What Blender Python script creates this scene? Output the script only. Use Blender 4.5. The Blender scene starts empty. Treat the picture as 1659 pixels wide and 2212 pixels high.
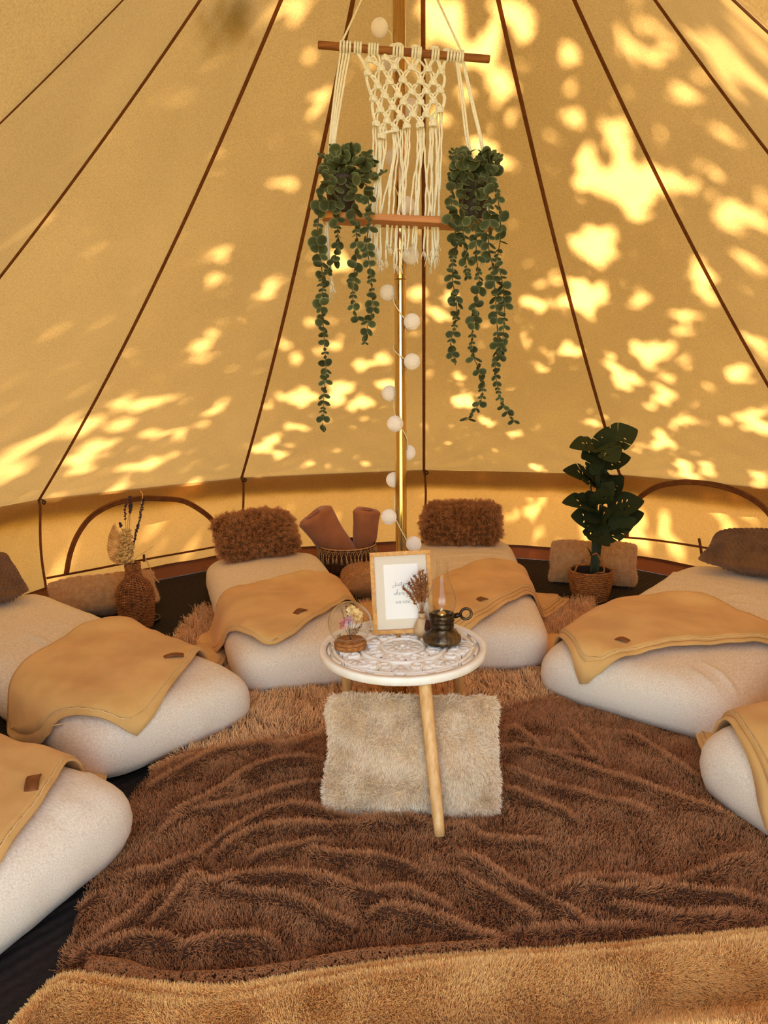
import bpy, math, random
import numpy as np
from mathutils import Vector, Matrix, noise, geometry
random.seed(7); RNG = np.random.default_rng(11)
PI = math.pi
sc = bpy.context.scene
COL = sc.collection

# ------------------------------------------------------------------ camera, sky, sun, exposure
FPX, PITCH, ROLL = 1500.0, math.radians(10.12), math.radians(1.18)
CAM = np.array([-.06, -2.528, 1.203])
_cp, _sp, _c, _s = math.cos(PITCH), math.sin(PITCH), math.cos(ROLL), math.sin(ROLL)
FWD = np.array([0, _cp, -_sp]); _up0 = np.array([0, _sp, _cp]); _rt0 = np.array([1., 0, 0])
RT = _c*_rt0 - _s*_up0; UP = _s*_rt0 + _c*_up0
cam_data = bpy.data.cameras.new('camera'); cam = bpy.data.objects.new('camera', cam_data); COL.objects.link(cam)
cam.matrix_world = Matrix(((RT[0], UP[0], -FWD[0], CAM[0]), (RT[1], UP[1], -FWD[1], CAM[1]), (RT[2], UP[2], -FWD[2], CAM[2]), (0, 0, 0, 1)))
cam_data.sensor_fit = 'VERTICAL'; cam_data.sensor_height = 24.0; cam_data.lens = FPX*24.0/2212.0
cam_data.clip_start = .02
sc.camera = cam

SUN_AZ, SUN_EL = math.radians(25), math.radians(45)
SUN = np.array([math.sin(SUN_AZ)*math.cos(SUN_EL), math.cos(SUN_AZ)*math.cos(SUN_EL), math.sin(SUN_EL)])
SUN_STRENGTH, SKY_STRENGTH = 40.0, 0.90
world = bpy.data.worlds.new('sky'); sc.world = world; world.use_nodes = True
_nt = world.node_tree; _bg = _nt.nodes['Background']
_sky = _nt.nodes.new('ShaderNodeTexSky'); _sky.sky_type = 'NISHITA'; _sky.sun_disc = False
_sky.sun_elevation = SUN_EL; _sky.sun_rotation = SUN_AZ; _sky.air_density = 1.0; _sky.dust_density = 2.5
_wb = _nt.nodes.new('ShaderNodeVectorMath'); _wb.operation = 'MULTIPLY'; _wb.inputs[1].default_value = (1.06, .96, .86)   # the photograph's warm white balance
_nt.links.new(_sky.outputs[0], _wb.inputs[0]); _nt.links.new(_wb.outputs[0], _bg.inputs[0]); _bg.inputs[1].default_value = SKY_STRENGTH
sl = bpy.data.lights.new('sun', 'SUN'); sl.energy = SUN_STRENGTH; sl.angle = math.radians(.85); sl.color = (1, .94, .88)
so = bpy.data.objects.new('sun', sl); COL.objects.link(so)
so.rotation_euler = Vector(SUN).to_track_quat('Z', 'Y').to_euler(); so.location = (4, 8, 9)
vs = sc.view_settings; vs.view_transform = 'Standard'; vs.look = 'None'; vs.gamma = 1; vs.use_curve_mapping = False
vs.exposure = 0.62
sc.cycles.max_bounces = 10; sc.cycles.diffuse_bounces = 6; sc.cycles.transmission_bounces = 8; sc.cycles.transparent_max_bounces = 12
sc.cycles.sample_clamp_indirect = 6.0; sc.cycles.caustics_reflective = False; sc.cycles.caustics_refractive = False

# ------------------------------------------------------------------ pixel (1659x2212 frame) -> world helpers
def ray(px, py): return FWD + RT*(px-829.5)/FPX - UP*(py-1106)/FPX
def G(px, py, z=0.):            # point at height z
    d = ray(px, py); return CAM + d*(z-CAM[2])/d[2]
def Y(px, py, y):               # point at depth y
    d = ray(px, py); return CAM + d*(y-CAM[1])/d[1]
def n3(p, s=1.0, o=0.0): return noise.noise((p[0]*s+o, p[1]*s+o*.7, p[2]*s-o))

# ------------------------------------------------------------------ materials
def lin(c):
    return tuple((v/255/12.92 if v/255 <= .04045 else ((v/255+.055)/1.055)**2.4) for v in c)
MATS = {}
def M(name, col, rough=.8, metal=0., col2=None, vscale=8., stretch=(1, 1, 1), bump=0., bscale=200., bstretch=(1, 1, 1), sheen=0., spec=.3,
      transl=0., tcol=None, trans=0., ior=1.45, thr=(.35, .65), detail=4., subs=0.):
    m = bpy.data.materials.new(name); m.use_nodes = True; nt = m.node_tree; N = nt.nodes; L = nt.links
    b = N['Principled BSDF']; out = N['Material Output']
    b.inputs['Base Color'].default_value = (*lin(col), 1); b.inputs['Roughness'].default_value = rough; b.inputs['Metallic'].default_value = metal
    b.inputs['Specular IOR Level'].default_value = spec
    if sheen: b.inputs['Sheen Weight'].default_value = sheen; b.inputs['Sheen Roughness'].default_value = .5
    if trans: b.inputs['Transmission Weight'].default_value = trans; b.inputs['IOR'].default_value = ior
    tc = N.new('ShaderNodeTexCoord')
    cs = None
    if col2:
        mp = N.new('ShaderNodeMapping'); mp.inputs['Scale'].default_value = stretch; L.new(tc.outputs['Object'], mp.inputs[0])
        nz = N.new('ShaderNodeTexNoise'); nz.inputs['Scale'].default_value = vscale; nz.inputs['Detail'].default_value = detail; L.new(mp.outputs[0], nz.inputs['Vector'])
        cr = N.new('ShaderNodeValToRGB'); cr.color_ramp.elements[0].position = thr[0]; cr.color_ramp.elements[1].position = thr[1]
        cr.color_ramp.elements[0].color = (*lin(col), 1); cr.color_ramp.elements[1].color = (*lin(col2), 1)
        L.new(nz.outputs['Fac'], cr.inputs[0]); L.new(cr.outputs[0], b.inputs['Base Color']); cs = cr.outputs[0]
    if bump:
        mp = N.new('ShaderNodeMapping'); mp.inputs['Scale'].default_value = bstretch; L.new(tc.outputs['Object'], mp.inputs[0])
        nz = N.new('ShaderNodeTexNoise'); nz.inputs['Scale'].default_value = bscale; nz.inputs['Detail'].default_value = 3; L.new(mp.outputs[0], nz.inputs['Vector'])
        bp = N.new('ShaderNodeBump'); bp.inputs['Strength'].default_value = bump; bp.inputs['Distance'].default_value = .01
        L.new(nz.outputs['Fac'], bp.inputs['Height']); L.new(bp.outputs[0], b.inputs['Normal'])
    if transl:
        t = N.new('ShaderNodeBsdfTranslucent'); mx = N.new('ShaderNodeMixShader'); mx.inputs[0].default_value = transl
        t.inputs[0].default_value = (*lin(tcol or col), 1)
        if cs is not None and not tcol: L.new(cs, t.inputs[0])
        if bump: L.new(bp.outputs[0], t.inputs['Normal'])
        L.new(b.outputs[0], mx.inputs[1]); L.new(t.outputs[0], mx.inputs[2]); L.new(mx.outputs[0], out.inputs[0])
    MATS[name] = m
    return m
def canvas_mat(name, dcol, tcol, tmix):
    m = bpy.data.materials.new(name); m.use_nodes = True; nt = m.node_tree; N = nt.nodes; L = nt.links
    N.remove(N['Principled BSDF']); out = N['Material Output']
    tc = N.new('ShaderNodeTexCoord')
    fine = N.new('ShaderNodeTexNoise'); fine.inputs['Scale'].default_value = 170; fine.inputs['Detail'].default_value = 3
    L.new(tc.outputs['Object'], fine.inputs['Vector'])
    big = N.new('ShaderNodeTexNoise'); big.inputs['Scale'].default_value = 2.2; big.inputs['Detail'].default_value = 3
    L.new(tc.outputs['Object'], big.inputs['Vector'])
    f1 = N.new('ShaderNodeMapRange'); f1.inputs[1].default_value = .3; f1.inputs[2].default_value = .7; f1.inputs[3].default_value = .84; f1.inputs[4].default_value = 1.14
    L.new(fine.outputs['Fac'], f1.inputs[0])
    f2 = N.new('ShaderNodeMapRange'); f2.inputs[1].default_value = .3; f2.inputs[2].default_value = .7; f2.inputs[3].default_value = .94; f2.inputs[4].default_value = 1.06
    L.new(big.outputs['Fac'], f2.inputs[0])
    mu = N.new('ShaderNodeMath'); mu.operation = 'MULTIPLY'; L.new(f1.outputs[0], mu.inputs[0]); L.new(f2.outputs[0], mu.inputs[1])
    def tint(c):
        v = N.new('ShaderNodeVectorMath'); v.operation = 'SCALE'; v.inputs[0].default_value = c; L.new(mu.outputs[0], v.inputs['Scale']); return v.outputs[0]
    bp = N.new('ShaderNodeBump'); bp.inputs['Strength'].default_value = .25; bp.inputs['Distance'].default_value = .004; L.new(fine.outputs['Fac'], bp.inputs['Height'])
    d = N.new('ShaderNodeBsdfDiffuse'); t = N.new('ShaderNodeBsdfTranslucent'); mx = N.new('ShaderNodeMixShader'); mx.inputs[0].default_value = tmix
    L.new(tint(dcol), d.inputs[0]); L.new(tint(tcol), t.inputs[0]); L.new(bp.outputs[0], d.inputs['Normal'])
    L.new(d.outputs[0], mx.inputs[1]); L.new(t.outputs[0], mx.inputs[2]); L.new(mx.outputs[0], out.inputs[0])
    return m
def fur_mat(name, root, tip, var=.35, rough=.75):
    m = bpy.data.materials.new(name); m.use_nodes = True; nt = m.node_tree; N = nt.nodes; L = nt.links
    b = N['Principled BSDF']; b.inputs['Roughness'].default_value = rough; b.inputs['Specular IOR Level'].default_value = .25
    h = N.new('ShaderNodeHairInfo'); mx = N.new('ShaderNodeMix'); mx.data_type = 'RGBA'
    mx.inputs[6].default_value = (*lin(root), 1); mx.inputs[7].default_value = (*lin(tip), 1); L.new(h.outputs['Intercept'], mx.inputs[0])
    mr = N.new('ShaderNodeMapRange'); mr.inputs[3].default_value = 1-var; mr.inputs[4].default_value = 1+var; L.new(h.outputs['Random'], mr.inputs[0])
    v = N.new('ShaderNodeVectorMath'); v.operation = 'SCALE'; L.new(mx.outputs[2], v.inputs[0]); L.new(mr.outputs[0], v.inputs['Scale'])
    L.new(v.outputs[0], b.inputs['Base Color'])
    return m

# ------------------------------------------------------------------ object helpers
def tag(o, label=None, cat=None, group=None, kind=None):
    if label: o['label'] = label
    if cat: o['category'] = cat
    if group: o['group'] = group
    if kind: o['kind'] = kind
    return o
def thing(name, label, cat, loc, group=None):
    o = bpy.data.objects.new(name, None); COL.objects.link(o); o.location = loc; o.empty_display_size = .05
    return tag(o, label, cat, group)
def struct(name, loc=(0, 0, 0)):
    o = bpy.data.objects.new(name, None); COL.objects.link(o); o.location = loc; o['kind'] = 'structure'; return o
def hang(o, parent):             # parent without moving: meshes are given in world coordinates
    p = parent; off = Vector((0, 0, 0))
    if p.type == 'EMPTY': off = Vector(p.location)
    o.parent = p; o.matrix_parent_inverse = Matrix.Translation(-off)
    return o
def link(name, me, parent=None, label=None, kind=None):
    o = bpy.data.objects.new(name, me); COL.objects.link(o)
    if parent is not None: hang(o, parent)
    return tag(o, label, kind=kind)
class MB:
    def __init__(s): s.v = []; s.f = []
    def add(s, V, F):
        n = len(s.v); s.v.extend([tuple(map(float, p)) for p in V]); s.f.extend([tuple(i+n for i in q) for q in F]); return s
    def tube(s, pts, r, seg=6, closed=False, caps=True):
        P = np.array(pts, float); n = len(P); R = np.broadcast_to(np.array(r, float), (n,))
        if closed: T = np.roll(P, -1, 0)-np.roll(P, 1, 0)
        else:
            T = np.empty_like(P); T[1:-1] = P[2:]-P[:-2]; T[0] = P[1]-P[0]; T[-1] = P[-1]-P[-2]
        T /= np.linalg.norm(T, axis=1)[:, None]+1e-12
        a = np.array([0, 0, 1.]) if abs(T[0][2]) < .9 else np.array([1., 0, 0])
        u = np.cross(T[0], a); u /= np.linalg.norm(u); V = []
        th = np.arange(seg)*2*PI/seg
        for i in range(n):
            u = u-T[i]*(u@T[i]); u /= np.linalg.norm(u)+1e-12; w = np.cross(T[i], u)
            V.extend(P[i]+R[i]*(np.cos(t)*u+np.sin(t)*w) for t in th)
        F = []
        for i in range(n if closed else n-1):
            j = (i+1) % n
            for k in range(seg): F.append((i*seg+k, i*seg+(k+1) % seg, j*seg+(k+1) % seg, j*seg+k))
        if caps and not closed: F.append(tuple(range(seg))[::-1]); F.append(tuple((n-1)*seg+k for k in range(seg)))
        return s.add(V, F)
    def lathe(s, prof, c, seg=32, axis=(0, 0, 1), capb=True, capt=True):
        c = np.array(c, float); ax = np.array(axis, float); ax /= np.linalg.norm(ax)
        a = np.array([1., 0, 0]) if abs(ax[0]) < .9 else np.array([0, 1., 0]); u = np.cross(ax, a); u /= np.linalg.norm(u); w = np.cross(ax, u)
        V = []; F = []
        for r, z in prof:
            V.extend(c+ax*z+r*(math.cos(2*PI*k/seg)*u+math.sin(2*PI*k/seg)*w) for k in range(seg))
        for i in range(len(prof)-1):
            for k in range(seg): F.append((i*seg+k, i*seg+(k+1) % seg, (i+1)*seg+(k+1) % seg, (i+1)*seg+k))
        if capb: F.append(tuple(range(seg))[::-1])
        if capt: F.append(tuple((len(prof)-1)*seg+k for k in range(seg)))
        return s.add(V, F)
    def grid(s, V, nu, nv, closed_u=False):
        F = []
        for j in range(nv-1):
            for i in range(nu if closed_u else nu-1):
                F.append((j*nu+i, j*nu+(i+1) % nu, (j+1)*nu+(i+1) % nu, (j+1)*nu+i))
        return s.add(V, F)
    def box(s, c, ex, ey, ez):   # centre and half-extent vectors
        c, ex, ey, ez = (np.array(q, float) for q in (c, ex, ey, ez))
        V = [c+i*ex+j*ey+k*ez for k in (-1, 1) for j in (-1, 1) for i in (-1, 1)]
        return s.add(V, [(0, 2, 3, 1), (4, 5, 7, 6), (0, 1, 5, 4), (2, 6, 7, 3), (0, 4, 6, 2), (1, 3, 7, 5)])
    def ball(s, c, r, nu=14, nv=9, sc_=(1, 1, 1)):
        pr = [(math.sin(PI*j/nv), -math.cos(PI*j/nv)) for j in range(nv+1)]
        V = []; F = []; c = np.array(c, float)
        for a, z in pr: V.extend(c+r*np.array([a*math.cos(2*PI*k/nu)*sc_[0], a*math.sin(2*PI*k/nu)*sc_[1], z*sc_[2]]) for k in range(nu))
        return s.add(V, [(j*nu+i, j*nu+(i+1) % nu, (j+1)*nu+(i+1) % nu, (j+1)*nu+i) for j in range(nv) for i in range(nu)])
    def torus(s, c, R, r, axis=(0, 0, 1), seg=24, rs=8):
        c = np.array(c, float); ax = np.array(axis, float); ax /= np.linalg.norm(ax)
        a = np.array([1., 0, 0]) if abs(ax[0]) < .9 else np.array([0, 1., 0]); u = np.cross(ax, a); u /= np.linalg.norm(u); w = np.cross(ax, u)
        return s.tube([c+R*(math.cos(2*PI*k/seg)*u+math.sin(2*PI*k/seg)*w) for k in range(seg)], r, rs, True)
    def mesh(s, name, mat, smooth=True):
        me = bpy.data.meshes.new(name); me.from_pydata(s.v, [], s.f); me.validate()
        if smooth: me.polygons.foreach_set('use_smooth', [True]*len(me.polygons))
        if mat: me.materials.append(mat)
        return me
    def make(s, name, mat, parent=None, label=None, kind=None, smooth=True): return link(name, s.mesh(name, mat, smooth), parent, label, kind)
def bevel(o, w, seg=2):
    m = o.modifiers.new('bevel', 'BEVEL'); m.width = w; m.segments = seg; m.limit_method = 'ANGLE'; return o
def solid(o, t, off=0):
    m = o.modifiers.new('solid', 'SOLIDIFY'); m.thickness = t; m.offset = off; return o
def subsurf(o, n=1):
    m = o.modifiers.new('sub', 'SUBSURF'); m.levels = n; m.render_levels = n; return o
def crv(pts, n=8):               # Catmull-Rom through points
    P = np.array(pts, float)
    if len(P) < 3: return np.array([P[0]+(P[-1]-P[0])*t for t in np.linspace(0, 1, n)])
    Q = np.vstack([2*P[0]-P[1], P, 2*P[-1]-P[-2]]); out = []
    for i in range(1, len(Q)-2):
        for t in np.arange(n)/n:
            a, b, c, d = Q[i-1], Q[i], Q[i+1], Q[i+2]
            out.append(.5*((2*b)+(-a+c)*t+(2*a-5*b+4*c-d)*t*t+(-a+3*b-3*c+d)*t**3))
    out.append(Q[-2]); return np.array(out)
def unit(v): v = np.array(v, float); return v/(np.linalg.norm(v)+1e-12)

# fur: real strands rooted on a mesh
def vnoise(P, s, o=0.):
    return np.array([noise.noise_vector((p[0]*s+o, p[1]*s-o, p[2]*s+o*.5)) for p in P])
def fur(name, parent, V, F, n, length, radius, mat, comb=(0, 0, 0), lay=.4, rough=.35, clump=.5, csize=.02, nscale=8., keep=None, kpts=4, curl=0., lvar=.4, seed=1, flip=False):
    rg = np.random.default_rng(seed)
    V = np.array(V, float); T = []
    for q in F:
        T.append((q[0], q[1], q[2]))
        if len(q) == 4: T.append((q[0], q[2], q[3]))
    T = np.array(T); A, B, C = V[T[:, 0]], V[T[:, 1]], V[T[:, 2]]
    N = np.cross(B-A, C-A); ar = np.linalg.norm(N, axis=1)
    if keep is not None: ar = ar*keep((A+B+C)/3)
    VN = np.zeros_like(V)
    for k in range(3): np.add.at(VN, T[:, k], N)
    VN /= np.linalg.norm(VN, axis=1)[:, None]+1e-12
    if flip: VN = -VN
    idx = rg.choice(len(T), n, p=ar/ar.sum()); r1 = np.sqrt(rg.random(n)); r2 = rg.random(n)
    w = np.stack([1-r1, r1*(1-r2), r1*r2], 1)[:, :, None]
    P = A[idx]*w[:, 0]+B[idx]*w[:, 1]+C[idx]*w[:, 2]
    NN = VN[T[idx, 0]]*w[:, 0]+VN[T[idx, 1]]*w[:, 1]+VN[T[idx, 2]]*w[:, 2]; NN /= np.linalg.norm(NN, axis=1)[:, None]+1e-12
    # low-frequency comb field sampled on a coarse lattice
    cell = .3/nscale; key = np.floor(P/cell+rg.normal(size=(n, 3))*.55).astype(int); uq, inv = np.unique(key, axis=0, return_inverse=True); inv = inv.ravel()
    cf = vnoise((uq+.5)*cell, nscale, seed)[inv]
    D = NN*(1-lay)+lay*(np.array(comb, float)+cf*1.3)+rough*rg.normal(size=(n, 3))*.5
    D -= NN*np.minimum((D*NN).sum(1)-.12, 0)[:, None]
    D /= np.linalg.norm(D, axis=1)[:, None]
    Ln = length*(1-lvar+lvar*rg.random(n)*1.3)
    tips = P+D*Ln[:, None]
    if clump:
        ck = np.floor(P/csize+rg.normal(size=(n, 3))*.33).astype(int); _, ci = np.unique(ck, axis=0, return_inverse=True); ci = ci.ravel(); m = ci.max()+1
        cnt = np.bincount(ci, minlength=m)
        cen = np.stack([np.bincount(ci, tips[:, k], m) for k in range(3)], 1)/cnt[:, None]
        cen += rg.normal(size=cen.shape)*csize*.25
        tips = tips*(1-clump)+cen[ci]*clump
    pts = np.empty((n, kpts, 3)); side = np.cross(D, NN); side /= np.linalg.norm(side, axis=1)[:, None]+1e-9
    ph = rg.random(n)*6.28
    for k in range(kpts):
        t = k/(kpts-1)
        up = P+NN*Ln[:, None]*t*.6; st = P+(tips-P)*t
        pts[:, k] = up*(1-t)*.35*(t > 0)+st*(1-(1-t)*.35*(t > 0))
        if curl: pts[:, k] += side*(curl*np.sin(ph+t*6.0)*t)[:, None]
    cu = bpy.data.hair_curves.new(name); cu.add_curves([kpts]*n)
    cu.points.foreach_set('position', pts.astype('f').ravel())
    ra = cu.attributes.new('radius', 'FLOAT', 'POINT')
    ra.data.foreach_set('value', np.tile(radius*np.linspace(1, .35, kpts), n).astype('f'))
    cu.materials.append(mat)
    o = bpy.data.objects.new(name, cu); COL.objects.link(o); hang(o, parent); o['kind'] = 'stuff'
    return o
# ------------------------------------------------------------------ the bell tent
ZA, SAG, ZW, SK, AXX, AXY, TR = 3.4186, .05854, .6112, .2506, .1087, -.0118, 2.5
AZ = [math.radians(a) for a in (-153, -124.5, -87.6, -55.08, -24.75, 5.415, 36.78, 65.92, 94.1, 149, 160)]
def S(az, t):
    z = ZW+(ZA-ZW)*(t-SAG*4*t*(1-t)*(1+SK*(t-.5))); r = TR*(1-t)
    return np.array([r*math.sin(az)+AXX*t, r*math.cos(az)+AXY*t, z])
# the canvas beside the doorway is pulled out to the A-frame, so the first and last "seams" follow that frame
EL = crv([(-1.25, -2.55, .61), (-1.0, -2.48, 1.25), (-.72, -2.28, 1.85), (-.35, -1.3, 2.55), (.109, -.012, 3.4186)], 10)
ER = crv([(1.20, -2.55, .61), (.98, -2.48, 1.25), (.72, -2.28, 1.85), (.42, -1.3, 2.55), (.109, -.012, 3.4186)], 10)
def along(E, t): k = t*(len(E)-1); i = min(int(k), len(E)-2); return E[i]+(E[i+1]-E[i])*(k-i)
NS = len(AZ)
def SE(i, t): return along(EL, t) if i == 0 else along(ER, t) if i == NS-1 else S(AZ[i], t)
def PS(i, u, t):                 # flat-ish panel i between seams i and i+1
    a, b = SE(i, t), SE(i+1, t); p = a+(b-a)*u
    if i in (0, NS-2): return p
    q = S(AZ[i]+(AZ[i+1]-AZ[i])*u, t); return p*.8+q*.2
def inward(p): return unit([-(p[0]-AXX*.5), -(p[1]), -.9*np.hypot(p[0], p[1])])
m_canvas = canvas_mat('canvas', (.40, .235, .085), (.275, .150, .042), .60)
m_canvas_wall = canvas_mat('wall canvas', (.40, .215, .07), (.29, .146, .036), .60)
m_tape = M('brown seam tape', (126, 78, 36), .85, col2=(104, 62, 28), vscale=30, transl=.25, tcol=(120, 60, 20))
m_floor = M('dark groundsheet', (44, 32, 24), .9, col2=(30, 22, 17), vscale=60, bump=.5, bscale=300)
_fn = m_floor.node_tree; _tc = _fn.nodes.new('ShaderNodeTexCoord'); _vr = _fn.nodes.new('ShaderNodeVectorRotate'); _vr.rotation_type = 'Z_AXIS'
_d = G(140, 2030)-G(0, 2112); _vr.inputs['Angle'].default_value = -math.atan2(_d[1], _d[0])
_wv = _fn.nodes.new('ShaderNodeTexWave'); _wv.bands_direction = 'Y'; _wv.inputs['Scale'].default_value = 9; _wv.inputs['Distortion'].default_value = 1.2
_b2 = _fn.nodes.new('ShaderNodeBump'); _b2.inputs['Strength'].default_value = .5; _b2.inputs['Distance'].default_value = .012   # quilted ribs of the groundsheet
_fn.links.new(_tc.outputs['Object'], _vr.inputs['Vector']); _fn.links.new(_vr.outputs[0], _wv.inputs['Vector']); _fn.links.new(_wv.outputs['Fac'], _b2.inputs['Height'])
_ob = [n for n in _fn.nodes if n.bl_idname == 'ShaderNodeBump' and n != _b2][0]; _fn.links.new(_ob.outputs[0], _b2.inputs['Normal']); _fn.links.new(_b2.outputs[0], _fn.nodes['Principled BSDF'].inputs['Normal'])
m_tub = M('tub groundsheet', (92, 56, 30), .7, col2=(74, 42, 22), vscale=6, transl=.13, tcol=(160, 78, 32))
m_black = M('black rubber', (22, 20, 20), .5)
ceiling = struct('ceiling')
def wrinkle(i, u, t, L):
    x = u*L; y = t*3.0; d = 0
    for k, (cx, s) in enumerate(((0, 1), (L, -1))):
        dx, dy = (x-cx)*s, y; r = math.hypot(dx, dy)+1e-6; a = math.atan2(dy, dx)
        d += .012*math.exp(-r/.30)*min(1, r/.10)*math.sin(a*17+i*2.1+k)*(1 if r < 1.2 else 0)
    w = noise.noise((x*2.4-y*1.7+i*9, x*.5+y*.6, i*3.3))*.012+noise.noise((x*7-y*5+i*5, x*.9+y*1.1, i))*.003
    return (d+w*min(1, 6*t))*min(1, u*10, (1-u)*10)
def FP(u, t):                    # canvas above the open doorway, between the last and the first seam
    a, b = along(ER, t), along(EL, t); return a+(b-a)*u
MB().grid([FP(a/8, .74+.255*b/12) for b in range(13) for a in range(9)], 9, 13).make('door_canopy_panel', m_canvas, ceiling)
for i in range(len(AZ)-1):
    nu, nt_ = (40, 70) if 1 <= i <= 8 else (8, 70)
    V = []
    for b in range(nt_+1):
        t = .995*(b/nt_)**1.15
        L = np.linalg.norm(SE(i+1, t)-SE(i, t))
        for a in range(nu+1):
            u = a/nu; p = PS(i, u, t)
            if 0 < u < 1 and nu > 10 and t < .97: p = p+inward(p)*wrinkle(i, u, t, L)*(1-t)
            V.append(p)
    MB().grid(V, nu+1, nt_+1).make('canvas_panel', m_canvas, ceiling)
for i in range(len(AZ)):
    V = []; n = 40
    for b in range(n+1):
        t = .985*b/n; p = SE(i, t); q = SE(i, t+.01); side = unit(np.cross(q-p, inward(p)))*.0095; off = inward(p)*.006
        V += [p-side+off, p-side*.4+off*1.4, p+side*.4+off*1.4, p+side+off]
    MB().grid(V, 4, n+1).make('seam_tape', m_tape, ceiling)
# valance flap hanging outside along the eaves
for i in range(len(AZ)-1):
    V = []
    for b in range(5):
        for a in range(13):
            u = a/12; p = PS(i, u, 0.); o = unit([p[0], p[1], 0])
            V.append(p+o*(.012+.05*(b/4))+np.array([0, 0, .004-.125*b/4+.006*math.sin(u*40)*b/4]))
    MB().grid(V, 13, 5).make('valance', m_canvas, ceiling)
# wall
WB = .075
wall = struct('wall_back')
def WP(i, u, z):                 # wall point, panel i, height z
    if i in (0, NS-2):
        p = SE(i, 0)+(SE(i+1, 0)-SE(i, 0))*u; return np.array([p[0], p[1], z])
    f = z/ZW; a = np.array([math.sin(AZ[i]), math.cos(AZ[i])]); b = np.array([math.sin(AZ[i+1]), math.cos(AZ[i+1])])
    am = AZ[i]+(AZ[i+1]-AZ[i])*u; m = np.array([math.sin(am), math.cos(am)])
    q = ((a+(b-a)*u)*.8+m*.2)*TR*(1+.012*(1-f))
    return np.array([q[0], q[1], z])
def WPd(i, u, z):
    p = WP(i, u, z); L = 1.3; x = u*L; y = (ZW-z); d = 0
    for k, (cx, s) in enumerate(((0, 1), (L, -1))):
        dx = (x-cx)*s; r = math.hypot(dx, y)+1e-6; a = math.atan2(y, dx)
        d += .011*math.exp(-r/.35)*min(1, r/.08)*math.sin(a*13+i*1.3+k*2)
    d += noise.noise((x*3+y*5+i*7, y*2-x, i))*.008
    o = unit([p[0], p[1], 0]); return p-o*d*min(1, u*14, (1-u)*14)*min(1, y*12+.15)
for i in range(len(AZ)-1):
    nu, nz = (40, 20) if 1 <= i <= 8 else (8, 4)
    V = [WPd(i, a/nu, WB+(ZW-WB)*b/nz) for b in range(nz+1) for a in range(nu+1)]
    MB().grid(V, nu+1, nz+1).make('canvas_panel', m_canvas_wall, wall)
for i in range(len(AZ)):
    p = SE(i, 0)*np.array([1, 1, 0]); o = unit(p); sd = np.array([o[1], -o[0], 0])
    V = []
    for b in range(13):
        z = WB+(ZW-WB)*b/12; wob = .012*math.sin(b/12*PI*1.3+i)
        q = p*(1+.012*(1-z/ZW))+sd*wob*(0 < b < 12); q[2] = z
        V += [q-sd*.008-o*.004, q-sd*.003-o*.008, q+sd*.003-o*.008, q+sd*.008-o*.004]
    MB().grid(V, 4, 13).make('seam_tape', m_tape, wall)
    if 1 <= i <= 8:
        c = p*.992+sd*.02; c[2] = ZW-.018
        MB().torus(c, .0105, .0042, axis=-o+sd*.4, seg=14, rs=6).make('peg_ring', m_black, wall)
        MB().tube([c-o*.0+np.array([0, 0, .01]), c+o*.008-sd*.008+np.array([0, 0, .018]), c+o*.012-sd*.016+np.array([0, 0, .022])], .004, 5).make('toggle_cord', m_tape, wall)
def wallhit(px, py):             # pixel -> point on the wall, a touch inside it
    d = ray(px, py); best = None
    for i in range(1, 9):
        a, b = WP(i, 0, .3), WP(i, 1, .3); n = np.array([b[1]-a[1], -(b[0]-a[0]), 0])
        t = ((a-CAM)@n)/(d@n)
        if t > 0:
            p = CAM+t*d; u = ((p-a)[:2]@(b-a)[:2])/((b-a)[:2]@(b-a)[:2])
            if -.02 <= u <= 1.02: best = (i, min(max(u, 0), 1), p[2])
    i, u, z = best; p = WP(i, u, z); return p-unit([p[0], p[1], 0])*.012
def wall_strip(pts, w, name, parent, thick=.004):
    P = np.array([wallhit(*q) for q in crv(pts, 6)]); n = len(P); V = []
    for k in range(n):
        T = unit(P[min(k+1, n-1)]-P[max(k-1, 0)]); o = unit([P[k][0], P[k][1], 0]); s = unit(np.cross(T, o))*w/2
        V += [P[k]-s, P[k]-s*.85-o*thick, P[k]-s*.1-o*thick*1.4, P[k]-o*thick*.4, P[k]+s*.1-o*thick*1.4, P[k]+s*.85-o*thick, P[k]+s]
    return MB().grid(V, 7, n).make(name, m_tape, parent)
w1 = struct('window_1'); w2 = struct('window_2')
wall_strip([(143, 1241), (151, 1195), (168, 1152), (198, 1114), (245, 1088), (300, 1077), (345, 1077), (395, 1082), (436, 1104), (462, 1128), (482, 1165)], .034, 'arch_tape', w1)
wall_strip([(93, 1250), (200, 1231), (300, 1212), (400, 1194), (470, 1181)], .014, 'sill_tape', w1)
wall_strip([(312, 1198), (313, 1214)], .016, 'toggle_tab', w1)
wall_strip([(1353, 1160), (1356, 1125), (1370, 1090), (1395, 1065), (1430, 1048), (1480, 1041), (1530, 1044), (1580, 1056), (1625, 1076), (1659, 1104), (1690, 1150)], .034, 'arch_tape', w2)
wall_strip([(1300, 1157), (1380, 1163), (1450, 1172), (1530, 1185), (1600, 1197)], .014, 'sill_tape', w2)
wall_strip([(1509, 1163), (1512, 1182), (1514, 1200)], .016, 'toggle_tab', w2)
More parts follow.
